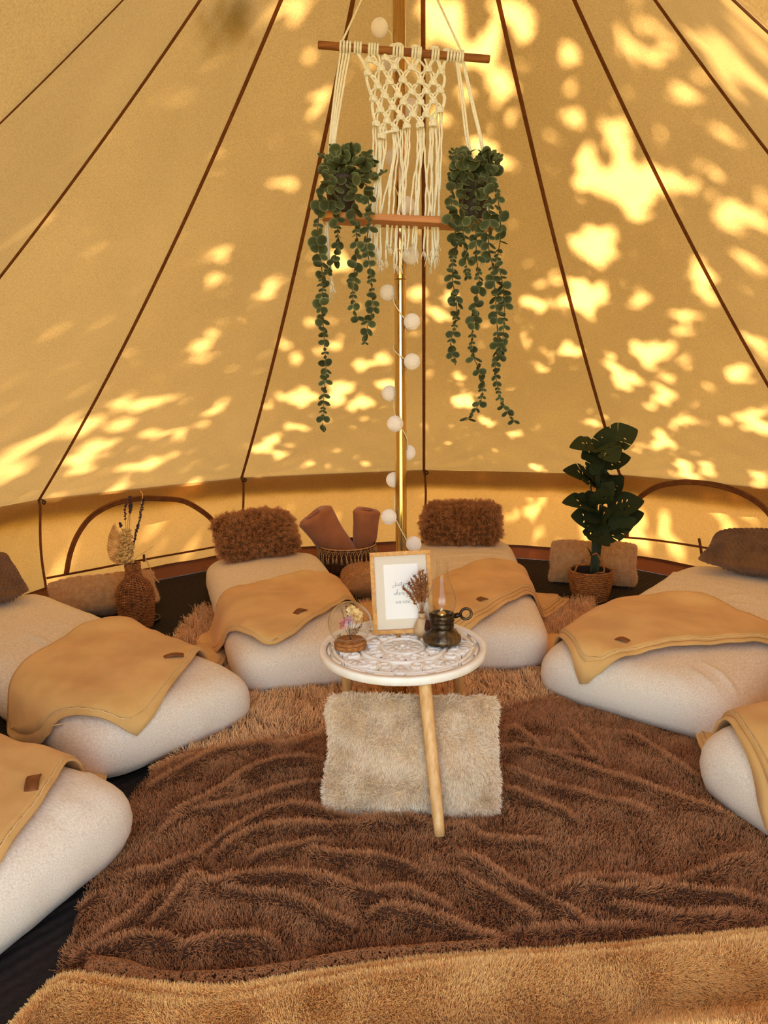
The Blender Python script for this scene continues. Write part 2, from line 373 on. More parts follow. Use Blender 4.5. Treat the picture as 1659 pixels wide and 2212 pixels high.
# tub of the groundsheet standing up the wall, and the groundsheet
tub = struct('baseboard_back')
for i in range(len(AZ)-1):
    V = []
    for b in range(4):
        for a in range(17):
            u = a/16; p = WP(i, u, 0.); o = unit([p[0], p[1], 0])
            q = p-o*(.02+.025*(1-b/3)+.006*math.sin(u*23+i)*b/3); q[2] = .001+.088*b/3+.008*noise.noise((u*5, i, b))*(b == 3); V.append(q)
    MB().grid(V, 17, 4).make('tub_panel', m_tub, tub)
V = [(0, 0, 0)]+[(2.53*math.sin(2*PI*k/72), 2.53*math.cos(2*PI*k/72), 0) for k in range(72)]
fl = MB().add(V, [(0, 1+(k+1) % 72, 1+k) for k in range(72)]).make('floor', m_floor, kind='structure', smooth=False)
m_ground = M('dry grass ground', (168, 156, 110), 1, col2=(136, 132, 84), vscale=3)
MB().add([(-30, -30, -.02), (30, -30, -.02), (30, 30, -.02), (-30, 30, -.02)], [(0, 1, 2, 3)]).make('ground', m_ground, kind='structure', smooth=False)

# ------------------------------------------------------------------ the tree that dapples the canvas
def tent_hit(px, py):
    d = ray(px, py); x = np.array([math.atan2(d[0], d[1]), .4, 4.])
    for _ in range(50):
        s0 = S(x[0], x[1]); f = s0-(CAM+x[2]*d)
        J = np.stack([(S(x[0]+1e-5, x[1])-s0)/1e-5, (S(x[0], x[1]+1e-5)-s0)/1e-5, -d], 1)
        x = x-.7*np.linalg.solve(J, f)
    return S(x[0], x[1]), x[2]
z6 = [(1315,85,40),(1280,200,25),(1360,270,25),(1240,130,20),(1420,180,30),(1480,250,40),(1370,340,30),(1180,120,15),(1500,60,60),(1526,0,60),(1150,385,35),(990,105,18),
(480,130,14),(660,230,16),(930,200,12),(1050,230,14),(360,380,32),(330,150,25),(300,260,22),(870,540,15),(880,620,40),(850,600,30),(740,670,25),(700,500,15),(730,770,40),(800,790,50),
(860,800,40),(900,740,38),(760,730,20),(990,840,30),(1030,760,25),(1080,770,35),(1130,780,20),(1200,780,18),(950,890,30),(910,880,20),(960,920,15),(1425,900,40),(1360,950,28),
(1500,950,18),(1440,1100,18),(1220,1190,35),(1250,1270,22),(740,1080,40),(800,1120,42),(850,1090,20),(760,1030,20),(800,990,28),(840,1000,15),(590,1200,25),(700,1240,20),(750,1260,18),
(790,1230,15),(650,1310,36),(620,1320,18),(770,1300,18),(820,1255,10),(740,1340,10),(520,1310,30),(960,1290,14),(470,1470,18),(650,1500,25),(680,1520,14),(600,1530,14),(560,1580,12),
(850,1570,18),(1020,1510,50),(960,1500,30),(1090,1500,40),(1130,1540,30),(1060,1610,45),(1030,1640,20),(1000,1560,18),(930,1620,30),(900,1670,25),(880,1600,18),(1150,1420,14),
(1490,1480,38),(1380,1620,14),(1410,1590,14),(1100,1700,14),(1050,1720,14),(1170,1800,34),(1140,1810,20),(1450,1800,18),(1490,1840,20),(1500,1780,15),(500,1690,18),(450,1850,24),
(520,1840,18),(770,1830,18),(190,1610,12),(230,1720,30),(180,1725,18),(320,1805,12),(430,1870,18),(550,1930,18),(600,1950,18),(520,2000,24),(1060,1870,18),(1090,1900,18),(1150,1990,18),
(1180,2040,18),(1020,1930,12),(1250,1990,14),(1500,2060,30),(1260,2020,12),(60,1350,25),(10,1270,28),(100,1360,12),(90,80,45),(60,140,30),(30,40,20),(400,40,26),(290,650,36),(360,690,34),(420,500,14),(100,500,12)]
z5 = [(970,1090,16),(950,1180,12),(1170,1230,26),(900,1460,25),(930,1435,15),(1300,1545,25),(1245,1500,10),(1460,1480,25),(1500,1140,25),(1580,1570,25),(1490,1655,20),(1320,1725,30),(1240,1715,18),
(1540,1750,18),(1600,1740,18),(540,1735,28),(640,1725,33),(720,1715,28),(540,1815,35),(700,1855,28),(800,1850,18),(950,1760,24),(400,1830,30),(250,1850,55),(330,1870,45),(150,1900,55),
(60,1960,55),(10,2020,40),(340,1980,35),(420,1920,28),(500,1900,18),(670,1985,35),(720,1970,18),(570,2000,18),(530,2090,24),(1140,1940,30),(1180,1910,28),(1220,1960,24),(850,2080,24),
(760,2110,14),(1260,1835,14),(1340,2000,12),(380,2020,24),(100,2010,36),(1350,1390,14),(1370,450,14),(1240,40,24),(1320,210,14)]
m4 = [(730,850,20),(790,860,22),(835,830,14),(830,770,12),(660,855,14),(780,780,12),(985,60,26),(950,20,22),(1010,120,20),(730,560,20),(1000,860,18),(970,640,16)]
HOLES = [(900+x/2.0106, y/2.0106, r/2.0106) for x, y, r in z6]+[(x/2.011, y/2.011, r/2.011) for x, y, r in z5]+m4
w3 = [(40,620,40),(60,700,40),(190,830,50),(240,950,40),(440,990,30),(630,820,40),(620,900,30),(860,860,35),(800,930,24),(1240,740,22),(1530,790,30),(1370,900,24),(900,1020,30),(960,1070,38),(690,1000,36),(560,990,28)]
w5 = [(790,180,35),(1010,170,28),(900,70,18),(960,90,24),(840,290,14),(650,230,12)]
w0 = [(390,740,28),(1440,490,18),(1400,540,18)]
WH = [(1200+x/3.614, 900+y/3.614, r/3.614) for x, y, r in w3]+[(860+x/2.765, 1040+y/2.765, r/2.765) for x, y, r in w5]+[(x/3.456, 1040+y/3.456, r/3.456) for x, y, r in w0]
SU = unit(np.cross(SUN, [0, 0, 1.])); SV = np.cross(SU, SUN)
H = []; HK = .56
for px, py, r in HOLES:
    p, d = tent_hit(px, py); H.append((p@SU, p@SV, min(r, 27)*d/FPX*HK))
for px, py, r in WH:
    p = wallhit(px, py); H.append((p@SU, p@SV, r*np.linalg.norm(p-CAM)/FPX*HK))
H = np.array(H)
corner = np.array([S(a, t) for a in AZ for t in (0, .5, .98)]+[S(a, 0)-np.array([0, 0, .6]) for a in AZ])
u0, u1, v0, v1 = (corner@SU).min()-.7, (corner@SU).max()+.7, (corner@SV).min()-.7, (corner@SV).max()+.7
lv, lf = [], []
step = .068
for lay in range(4):
    for uu in np.arange(u0, u1, step):
        for vv in np.arange(v0, v1, step):
            a, b = uu+random.uniform(-.05, .05), vv+random.uniform(-.05, .05)
            sz = random.uniform(.055, .085)
            if ((H[:, 0]-a)**2+(H[:, 1]-b)**2 < (H[:, 2]+sz*.60)**2).any(): continue
            if random.random() < .004: continue
            c = SU*a+SV*b+SUN*(5.0+lay*.45+random.uniform(0, .5)+1.2*noise.noise((a*.5, b*.5, 3)))
            x = unit(RNG.normal(size=3)); nrm = unit(SUN+.55*RNG.normal(size=3)); x = unit(x-nrm*(x@nrm)); y = np.cross(nrm, x)
            n = len(lv)
            lv += [tuple(c-x*sz), tuple(c-x*.2*sz+y*.62*sz-nrm*.1*sz), tuple(c+x*sz*1.05), tuple(c-x*.2*sz-y*.62*sz-nrm*.1*sz)]
            lf.append((n, n+3, n+2, n+1))
m_leaf_tree = M('tree leaf', (74, 92, 38), .6, transl=.35, tcol=(120, 140, 40))
m_bark = M('tree bark', (84, 66, 48), .95, col2=(60, 46, 34), vscale=12, bump=.6, bscale=30)
tree_at = np.array([4.4, 7.3, 0])
tree = thing('shade_tree', 'leafy tree outside the tent whose crown throws the dappled light on the canvas', 'tree', tuple(tree_at))
mb = MB(); mb.v = lv; mb.f = lf
mb.make('foliage', m_leaf_tree, tree, kind='stuff', smooth=False)
crown = SUN*6.2
mb = MB(); top = np.array([3.0, 6.0, 4.6])
mb.tube(crv([tree_at-np.array([0, 0, .1]), tree_at+np.array([-.2, -.1, 1.6]), (tree_at+top)/2+np.array([.2, .1, .5]), top, crown+np.array([.2, .4, .6])], 5), np.linspace(.2, .04, 21), 8)
mb.make('trunk', m_bark, tree)
for k in range(9):
    a = random.uniform(u0*.7, u1*.7); b = random.uniform(v0*.7, v1*.7); e = SU*a+SV*b+SUN*6.6
    MB().tube(crv([top+RNG.normal(size=3)*.05, (top+e)/2+np.array([0, 0, .3]), e], 5), np.linspace(.05, .006, 11), 5).make('branch', m_bark, tree)

# dead leaves caught on the canvas outside, seen as dark smudges
mb = MB()
for px, py, sz in ((470, 18, .035), (486, 40, .03), (505, 30, .04), (518, 62, .03), (440, 60, .025), (528, 22, .022), (455, 92, .03), (497, 78, .028), (430, 40, .02), (540, 95, .016), (480, 66, .024), (446, 100, .02), (510, 8, .03)):
    p, _ = tent_hit(px, py); o = -inward(p); c = p+o*.022; x = unit(np.cross(o, RNG.normal(size=3))); y = np.cross(o, x); n = 9
    V = [c]+[c+x*sz*1.3*math.cos(2*PI*k/n)+y*sz*.75*math.sin(2*PI*k/n)+o*random.uniform(-.006, .006) for k in range(n)]
    mb.add(V, [(0, 1+k, 1+(k+1) % n) for k in range(n)])
tag(mb.make('fallen_leaves', m_leaf_tree, kind='stuff', smooth=False), 'dead leaves lying on the outside of the tent roof, showing through as dark smudges', 'leaves')

# ------------------------------------------------------------------ mattresses
m_linen = M('oatmeal cotton cover', (226, 208, 180), .85, col2=(206, 186, 156), vscale=26, stretch=(1, 1, 3), thr=(.3, .7), bump=.12, bscale=60, sheen=.15)
def linen(name, ang):            # cotton slub runs along the mattress
    m = bpy.data.materials.new(name); m.use_nodes = True; nt = m.node_tree; N = nt.nodes; L = nt.links; b = N['Principled BSDF']
    b.inputs['Roughness'].default_value = .88; b.inputs['Specular IOR Level'].default_value = .2; b.inputs['Sheen Weight'].default_value = .12
    tc = N.new('ShaderNodeTexCoord'); mp = N.new('ShaderNodeMapping'); mp.inputs['Rotation'].default_value = (0, 0, ang); mp.inputs['Scale'].default_value = (190, 26, 190)
    rot = N.new('ShaderNodeVectorRotate'); rot.rotation_type = 'Z_AXIS'; rot.inputs['Angle'].default_value = ang
    mp.inputs['Rotation'].default_value = (0, 0, 0)
    L.new(tc.outputs['Object'], rot.inputs['Vector']); L.new(rot.outputs[0], mp.inputs[0])
    nz = N.new('ShaderNodeTexNoise'); nz.inputs['Scale'].default_value = 1.6; nz.inputs['Detail'].default_value = 4; L.new(mp.outputs[0], nz.inputs['Vector'])
    cr = N.new('ShaderNodeValToRGB'); e = cr.color_ramp.elements; e[0].position = .28; e[1].position = .72
    e[0].color = (*lin((210, 192, 164)), 1); e[1].color = (*lin((240, 226, 202)), 1)
    L.new(nz.outputs['Fac'], cr.inputs[0]); L.new(cr.outputs[0], b.inputs['Base Color'])
    bp = N.new('ShaderNodeBump'); bp.inputs['Strength'].default_value = .12; bp.inputs['Distance'].default_value = .004; L.new(nz.outputs['Fac'], bp.inputs['Height']); L.new(bp.outputs[0], b.inputs['Normal'])
    return m
class Mattress:
    """fl, fr: front corners on the floor (mid-height outline); dr: direction to the head; ln: length; t: thickness"""
    def __init__(s, fl, fr, dr, ln, t, hw=None, dip=.0, seed=0, creases=()):
        d = unit(np.array(dr)); fl, fr = np.array(fl)-d*.075, np.array(fr)-d*.075; c = (fl+fr)/2; half = (fr-fl)/2
        k = (hw or np.linalg.norm(fr-fl))/np.linalg.norm(fr-fl)
        perp = half
        s.q = [fl, fr, c+d*ln+perp*k, c+d*ln-perp*k]; s.t = t; s.d = d; s.x = unit(half); s.c = c; s.ln = ln; s.w = np.linalg.norm(half)*2; s.seed = seed; s.creases = creases
        s.cen = sum(s.q)/4
    def sd(s, p):                # smooth inside distance
        if not hasattr(s, 'e'):
            s.e = []
            for i in range(4):
                a, b = s.q[i], s.q[(i+1) % 4]; l = math.hypot(b[0]-a[0], b[1]-a[1]); s.e.append((float(a[0]), float(a[1]), float(-(b[1]-a[1])/l), float((b[0]-a[0])/l)))
        x, y = float(p[0]), float(p[1]); k = .055
        ds = [(x-ax)*nx+(y-ay)*ny for ax, ay, nx, ny in s.e]; m = min(ds)
        if m < -.6: return m
        return m-k*math.log(sum([math.exp(-(d-m)/k) for d in ds]))
    def top(s, p, d=None):
        if d is None: d = s.sd(p)
        r = .10
        if d <= 0: return s.t*.5
        z = s.t*.5+s.t*.5*(math.sqrt(max(0, 1-(1-min(d/r, 1))**2)))**.9
        l = (p-s.c)@s.d; w = (p-s.c)@s.x
        z += .018*min(1, d/.25)+.012*noise.noise((p[0]*3, p[1]*3, s.seed))*min(1, d/.1)
        f = min(1, d/.05)
        # soft pulls of the cover
        z += f*.0035*noise.noise((w*22, l*4, s.seed+5))
        z += f*.004*max(0, noise.noise((w*5+l*2, l*13, s.seed+9)))
        for (ax, ay, bx, by, wd, h) in s.creases:
            a = np.array([ax, ay]); b = np.array([bx, by]); tt = min(1, max(0, ((p-a)@(b-a))/((b-a)@(b-a)))); dd = np.linalg.norm(p-a-(b-a)*tt)
            z += h*math.exp(-(dd/wd)**2)*math.sin(PI*min(max(tt, .05), .95))
        return z
    def surf(s, p, kdrop=2.2):
        d = s.sd(p); return s.top(p, d) if d > 0 else max(.02, s.t*.5+d*kdrop)
    def on(s, px, py, lift=.02):   # where the line of sight through a pixel meets the mattress (or the cloth hanging off its edge)
        d = ray(px, py); t0 = (.40-CAM[2])/d[2]; t1 = (.0-CAM[2])/d[2]
        for t in np.linspace(t0, t1, 700):
            q = CAM+d*t
            if q[2] <= s.surf(q[:2])+lift: return q
        return q
    def outline(s, n):
        out = []
        for i in range(4):
            a, b = s.q[i], s.q[(i+1) % 4]; m = int(n*np.linalg.norm(b-a)/sum(np.linalg.norm(s.q[j]-s.q[(j+1) % 4]) for j in range(4)))
            for k in range(m):
                p = a+(b-a)*k/m; lo, hi = 0., 1.
                for _ in range(22):
                    mid = (lo+hi)/2
                    if s.sd(s.spine(p)+(p-s.spine(p))*mid) > 0: lo = mid
                    else: hi = mid
                out.append((s.spine(p)+(p-s.spine(p))*lo, s.spine(p)))
        return out
    def spine(s, p):
        l = (p-s.c)@s.d; a = s.w*.5; return s.c+s.d*min(max(l, a), s.ln-a)
    def build(s, label, mat, bed_z=0.):
        O = s.outline(380); n = len(O); V = []
        prof = [(-.075, .027), (-.05, .032), (-.022, s.t*.14), (-.006, s.t*.3), (0, s.t*.45)]
        for off, z in prof:
            for p, c in O:
                q = p+unit(c-p)*(-off); wob = .004*noise.noise((p[0]*9, p[1]*9, z*14+s.seed))+.007*max(0, noise.noise((p[0]*13+z*22, p[1]*13-z*22, s.seed*3.)))*min(1, z*18); V.append((*(q+unit(p-c)*wob), z+bed_z))
        for a in (.004, .012, .025, .042, .065, .09, .12, .16, .21):
            for p, c in O:
                L = np.linalg.norm(c-p); q = p+(c-p)/L*min(a, L*.97); V.append((*q, s.top(q)))
        for f in (.94, .88, .82, .75, .68, .6, .52, .44, .36, .28, .2, .1, 0):
            for p, c in O:
                L = np.linalg.norm(c-p); q = c+(p-c)*max(0, (L-.21)/L)*f; V.append((*q, s.top(q)))
        m = MB().grid(V, n, len(V)//n, True)
        m.f.append(tuple(range(n))[::-1])
        o = m.make('mattress', mat); tag(o, label, 'mattress', None); s.o = o; return o
MT = {}
MT[1] = Mattress((-1.01, -1.36), (-.765, -.80), (-.92, .40), 1.25, .21, seed=1)
MT[2] = Mattress((-1.0, -.575), (-.565, -.105), (-.76, .65), 1.8, .205, seed=2)
MT[3] = Mattress((-.67, .065), (-.07, .20), (-.28, .96), 1.72, .205, seed=3, hw=.72)
MT[4] = Mattress((.05, .27), (.64, .27), (.06, 1), 1.82, .205, seed=4, hw=.68)
MT[5] = Mattress((.535, .07), (1.10, -.43), (.665, .745), 1.75, .205, seed=5)
MT[6] = Mattress((.875, -.60), (1.09, -1.2), (.94, .33), 1.2, .22, seed=6)
def ang_of(m): return -math.atan2(m.d[1], m.d[0])+PI/2
LB = {1: 'cream mattress nearest the camera, beside the bare dark patch of floor', 2: 'cream mattress in front of the wicker vase and patterned cushion',
      3: 'cream mattress with a wrinkled cover between the wicker vase and the fringed basket', 4: 'cream mattress behind the oil lamp, next to the monstera pot',
      5: 'cream mattress reaching from the rug past the monstera pot, basket weave pillow on its head', 6: 'cream mattress mostly cut off by the picture edge, its rounded end lavender grey'}
CRS = {1: [((120, 1790), (260, 1700), .016, .006), ((60, 1960), (280, 1810), .02, .004)],
       2: [((20, 1375), (60, 1410), .012, .008), ((60, 1370), (130, 1405), .012, .010), ((15, 1400), (75, 1445), .012, .007), ((110, 1340), (180, 1365), .015, .006), ((400, 1580), (540, 1520), .016, .006)],
       3: [((590, 1222), (585, 1262), .012, .009), ((620, 1220), (618, 1258), .012, .010), ((645, 1216), (655, 1252), .012, .010), ((668, 1216), (690, 1250), .012, .008), ((420, 1250), (440, 1340), .012, .007), ((560, 1450), (680, 1420), .014, .006)],
       4: [((925, 1204), (1100, 1200), .018, .009), ((935, 1221), (1110, 1218), .018, .008), ((1060, 1236), (1075, 1222), .010, .009), ((1010, 1190), (1100, 1186), .014, .006), ((1020, 1420), (1180, 1380), .018, .005)],
       5: [((1480, 1224), (1430, 1290), .009, .014), ((1440, 1290), (1405, 1296), .010, .009), ((1560, 1292), (1620, 1282), .012, .008), ((1500, 1300), (1640, 1310), .014, .006), ((1478, 1440), (1552, 1500), .012, .011), ((1520, 1430), (1600, 1520), .012, .012), ((1440, 1450), (1475, 1490), .010, .008), ((1310, 1500), (1330, 1530), .010, .007)],
       6: [((1530, 1650), (1600, 1730), .016, .006)]}
for k, m in MT.items(): m.creases = [(*m.on(*a, 0)[:2], *m.on(*b, 0)[:2], w, h) for a, b, w, h in CRS[k]]
for k, m in MT.items(): m.build(LB[k], linen('linen %d' % k, ang_of(m)))
# gathered sheet corners
def sheet_tuft(m, p, s, z):
    o = unit(p-m.cen)
    V = []
    for j in range(7):
        for i in range(11):
            u = i/10-.5; v = j/6
            q = p+o*(.012+.03*math.sin(v*PI)*(.6+.4*math.cos(u*9)))*s+np.array([-o[1], o[0]])*u*.11*s*(1-.4*v)
            V.append((*q, z+(.5-v)*.14*s))
    return MB().grid(V, 11, 7).make('sheet_corner', m.o.data.materials[0], m.o)

# ------------------------------------------------------------------ blankets draped on the mattresses
m_blanket = M('tan fleece blanket', (224, 178, 108), .95, col2=(206, 160, 92), vscale=6, bump=.18, bscale=420, sheen=.12, spec=.1)
m_stitch = M('cream blanket stitch', (226, 190, 130), .9)
m_leather = M('brown leather tag', (134, 78, 36), .55, col2=(112, 62, 28), vscale=40)
def blanket(mt, A, B, C, D, label, hems, tag_at=None, layers=1, bulge=(0, 0, 0, 0), amp=.006, seed=0, lift=.012, peak=.03, nu=60, nv=44):
    """A,B,C,D: world corner points (xy used); hems: which edges ('AB','BC','CD','DA') show stitched hems"""
    A, B, C, D = (np.array(p[:2], float) for p in (A, B, C, D)); cen = (A+B+C+D)/4; A, B, C, D = (cen+(p-cen)*1.07 for p in (A, B, C, D))
    def pos(u, v):
        a_, b_ = 2*u-1, 2*v-1; u = .5+.5*a_*math.sqrt(1-.2*b_**10); v = .5+.5*b_*math.sqrt(1-.2*a_**10)
        p = (A*(1-u)+B*u)*(1-v)+(D*(1-u)+C*u)*v
        e = [4*u*(1-u)*(1-v)**2*bulge[0]*unit((A+B)/2-cen), 4*v*(1-v)*u**2*bulge[1]*unit((B+C)/2-cen), 4*u*(1-u)*v**2*bulge[2]*unit((C+D)/2-cen), 4*v*(1-v)*(1-u)**2*bulge[3]*unit((D+A)/2-cen)]
        w = .012*noise.noise((u*4, v*4, seed))
        return p+sum(e)+unit(p-cen)*w*(1 if min(u, v, 1-u, 1-v) < .03 else .0)
    def hz(p, off=0.):
        # cloth bridges small steps: average of the support around the point
        z = 0; k = 0
        for dx, dy, w in ((0, 0, 2), (.02, 0, 1), (-.02, 0, 1), (0, .02, 1), (0, -.02, 1)):
            q = p+np.array([dx, dy]); d = mt.sd(q)
            z += w*mt.surf(q); k += w
        return max(z/k, mt.top(p) if mt.sd(p) > 0 else 0)+lift+off
    def sheet(grow, dz, a=nu, b=nv):
        V = []
        for j in range(b+1):
            for i in range(a+1):
                u, v = i/a, j/b; p = pos(u, v)
                for e, g in grow.items():
                    f = {'AB': 1-v, 'BC': u, 'CD': v, 'DA': 1-u}[e]
                    dirn = {'AB': unit((A+B)/2-cen), 'BC': unit((B+C)/2-cen), 'CD': unit((C+D)/2-cen), 'DA': unit((D+A)/2-cen)}[e]
                    p = p+dirn*g*f**6
                f = amp*(noise.noise((p[0]*6, p[1]*6, seed))+.5*noise.noise((p[0]*14, p[1]*10, seed+3)))
                edge = min(u, v, 1-u, 1-v)
                z = hz(p, dz)+max(0, f+amp*.6)+peak*math.exp(-((u-.88)**2+(v-.10)**2)/.028)+.4*peak*math.exp(-((u-.35)**2+(v-.25)**2)/.03)
                V.append((*p, z))
        return V, a+1, b+1
    V, a, b = sheet({}, .008+.007*layers)
    o = solid(MB().grid(V, a, b).make('blanket', m_blanket), .007, -1); tag(o, label, 'blanket')
    for l in range(layers):
        g = {h: .012+.012*l+.006*math.sin(seed+l*2) for h in hems}
        V2, a2, b2 = sheet(g, .008+.007*(layers-1-l), 40, 30)
        solid(MB().grid(V2, a2, b2).make('folded_layer', m_blanket, o), .006, -1)
    # whip stitches along the hems
    VV = np.array(V).reshape(b, a, 3); mb = MB()
    for h in hems:
        E_ = {'AB': (VV[0], VV[2]), 'BC': (VV[:, -1], VV[:, -3]), 'CD': (VV[-1], VV[-3]), 'DA': (VV[:, 0], VV[:, 2])}[h]
        ed, inn = E_; L = np.r_[0, np.cumsum(np.linalg.norm(np.diff(ed, axis=0), axis=1))]; n = int(L[-1]/.014)
        ip = lambda P, t: np.array([np.interp(t, L, P[:, k]) for k in range(3)])
        rim = []
        for k in range(n):
            t = (k+.5)*L[-1]/n; e = ip(ed, t); q = ip(inn, t); d = unit(q-e)
            up = np.array([0, 0, .0022]); mb.tube([e-d*.004-up*3, e-d*.003+up, e+d*.014+up*1.2], .0013, 4)
            rim.append(e-d*.002+up*.3+np.array([0, 0, .0015])*math.sin(k*2.))
        if len(rim) > 3: mb.tube(rim, .0023, 5)
    mb.make('blanket_stitch', m_stitch, o, kind='stuff')
    if tag_at:
        (u, v), ang, ln = tag_at; P0 = pos(u, v); i, j = int(u*nu), int(v*nv); base = VV[j, i]; dx = np.array([math.cos(ang), math.sin(ang)]); dy = np.array([-dx[1], dx[0]])
        T = []
        for k in range(9):
            s = k/8-.5
            for w in (-1, 1):
                q = base[:2]+dx*s*ln+dy*w*.016; T.append((*q, base[2]+.005+.010*math.sin(k/8*PI*1.0)+.006*s))
        solid(MB().grid(T, 2, 9).make('leather_tag', m_leather, o, 'brown leather tag sewn to the hem'), .003)
    return o
Z = .215
def O(k, x, y): return MT[k].on(x, y)
blanket(MT[1], G(-200, 1610, .22), G(75, 1598, .21), O(1, 229, 1664), O(1, -60, 1955), 'tan blanket with long whip-stitched hem, on the mattress nearest the camera', ['CD'], ((.42, .95), 1.9, .07), 1, bulge=(.02, .02, 0, 0), seed=1, amp=.01)
bl2 = blanket(MT[2], O(2, 22, 1568), O(2, 243, 1356), O(2, 490, 1391), O(2, 312, 1594), 'tan blanket with a flat leather tag, on the mattress before the wicker vase', ['CD', 'DA'], ((.35, .93), .35, .085), 1, bulge=(.05, 0, .015, .03), seed=2, amp=.008)
blanket(MT[3], O(3, 426, 1382), O(3, 650, 1254), O(3, 850, 1300), O(3, 592, 1420), 'tan blanket behind the glass dome, its curled leather tag at the front hem', ['CD', 'DA'], ((.24, .93), .9, .06), 1, bulge=(.04, .02, -.01, -.02), seed=3, amp=.009)
blanket(MT[4], O(4, 900, 1300), O(4, 1062, 1227), O(4, 1213, 1297), O(4, 985, 1384), 'tan blanket folded in layers on the mattress behind the oil lamp', ['BC', 'CD'], ((.24, .93), .55, .055), 3, bulge=(.02, .01, 0, 0), seed=4, amp=.009)
blanket(MT[5], O(5, 1164, 1384), O(5, 1508, 1302), O(5, 1700, 1416), O(5, 1272, 1482), 'tan blanket with small square leather tag, on the mattress carrying a basket weave pillow', ['CD', 'DA'], ((.20, .90), -.75, .06), 2, bulge=(.03, 0, -.03, -.02), seed=5, amp=.009)
blanket(MT[6], O(6, 1506, 1588), O(6, 1700, 1488), G(1900, 1600, .24), O(6, 1690, 1745), 'tan blanket with thick folded edge above the lavender grey mattress end', ['CD', 'DA'], None, 2, bulge=(.02, 0, 0, -.01), seed=6, amp=.008)
_c = O(2, 128, 1562)-np.array([0, 0, .004]); _t2 = unit(G(150, 1560, .1)-G(100, 1570, .1))
MB().box(_c, _t2*.024, np.array([-_t2[1], _t2[0], -.4])*.010, np.array([0, 0, .002])).make('care_tag', m_stitch, bl2, 'cream woven tab under the hem')
#sheet_tuft(MT[2], np.array([-.555, -.12]), .7, .10)
#sheet_tuft(MT[1], np.array([-.79, -.72]), .8, .12)
#sheet_tuft(MT[6], np.array([.885, -.63]), .6, .12)

# ------------------------------------------------------------------ rugs and throws
def rows(px): return [G(*q) for q in px]
f_shag = fur_mat('shaggy rug pile', (186, 128, 76), (255, 208, 142), .3)
f_dark = fur_mat('dark brown fur', (88, 52, 30), (222, 154, 96), .26)
f_tan = fur_mat('tan fur', (222, 160, 86), (255, 216, 134), .18)
f_brown = fur_mat('brown shaggy cushion fur', (112, 68, 36), (214, 150, 92), .3)
m_under = M('rug backing', (92, 58, 32), 1)
m_dunder = M('dark fur hide', (86, 51, 29), 1)
m_tunder = M('tan fur hide', (200, 144, 84), 1)
# shaggy rug lying under the mattresses
yt_x = [-.85, -.75, -.55, -.3, .1, .45, .62, .8, 1.1]; yt_y = [-.45, -.41, -.36, -.29, -.20, -.085, .0, -.13, -.33]   # far edge of the dark throw lying over it
V = [((lambda x0: x0+(1.08-x0)*i/60)(-.80-.30*min(1, j/22)), -.42+1.6*j/50+.0, .0125) for j in range(51) for i in range(61)]
mbr = MB().grid(V, 61, 51)
rug = solid(mbr.make('shaggy_rug', m_under), .012, -1); tag(rug, 'shaggy light brown rug showing between the mattress ends and the dark fur throw', 'rug')
def shag_keep(C):
    k = np.ones(len(C))*.04
    for n_, c in enumerate(C):
        if any(m.sd(c[:2]) > .06 for m in MT.values()): k[n_] = 0; continue
        if -.45 < c[1] < .5 and -1. < c[0] < 1.: k[n_] = 1
        if c[1] < np.interp(c[0], yt_x, yt_y)-.025: k[n_] = 0; continue
        if c[1] > .45: k[n_] = .8
    return k
fur('pile', rug, mbr.v, mbr.f, 34000, .062, .0013, f_shag, lay=.5, rough=.6, clump=.62, csize=.026, nscale=9, keep=shag_keep, curl=.004, seed=4, lvar=.5)
# dark fur throw, rucked into ridges
c3 = [[(600,230),(720,170),(900,90),(1100,60)],[(700,340),(850,270),(1050,150),(1280,120)],[(640,420),(760,330),(950,290),(1150,230),(1290,200)],[(800,500),(950,400),(1100,320),(1200,310),(1400,360),(1659,370)],
[(870,500),(1050,400),(1300,390),(1659,370)],[(480,590),(640,570),(780,510),(830,600)],[(640,750),(720,680),(780,600),(850,640),(950,600),(1150,590),(1300,610),(1450,660),(1659,690)],
[(830,640),(980,660),(1150,680),(1300,760),(1400,790)],[(320,920),(430,830),(560,740),(650,640)],[(350,930),(480,870),(600,850),(720,880)],[(600,790),(720,700)],[(1200,480),(1350,510),(1500,520),(1659,560)],[(700,900),(850,860),(1000,850),(1100,890)],[(240,850),(300,740),(420,650)],[(1000,520),(1150,480),(1300,450)]]
c4 = [[(540,80),(700,100),(850,150),(1000,190),(1200,260),(1400,330),(1640,400)],[(540,150),(700,220),(850,260),(1000,300),(1150,340)],[(530,240),(680,300),(760,330),(840,370)],[(800,0),(850,50),(900,100)],
[(1050,0),(1150,60),(1280,150),(1350,200)],[(580,0),(640,40),(690,90)],[(720,110),(850,110),(950,115)],[(0,330),(100,330),(220,350)],[(0,390),(120,370),(240,400)],[(300,420),(380,400),(450,450),(600,470),(750,480)],
[(380,520),(480,580),(560,640),(680,700),(800,760),(900,820)],[(340,590),(420,650),(560,730),(680,800)],[(600,680),(750,700),(850,660),(950,640),(1100,640),(1250,660),(1400,610),(1500,560),(1640,530)],
[(880,650),(1000,690),(1200,680),(1400,700),(1640,720)],[(970,730),(1150,770),(1350,790),(1600,780)],[(0,690),(150,690),(250,740),(350,790)],[(0,780),(120,770),(300,820),(420,880),(560,900)],[(560,860),(750,850),(950,840),(1200,840)]]
RID = [np.array([G(x/1.8433, 1600+y/1.8433)[:2] for x, y in L]) for L in c3]+[np.array([G(800+x/1.9313, 1600+y/1.9313)[:2] for x, y in L]) for L in c4]
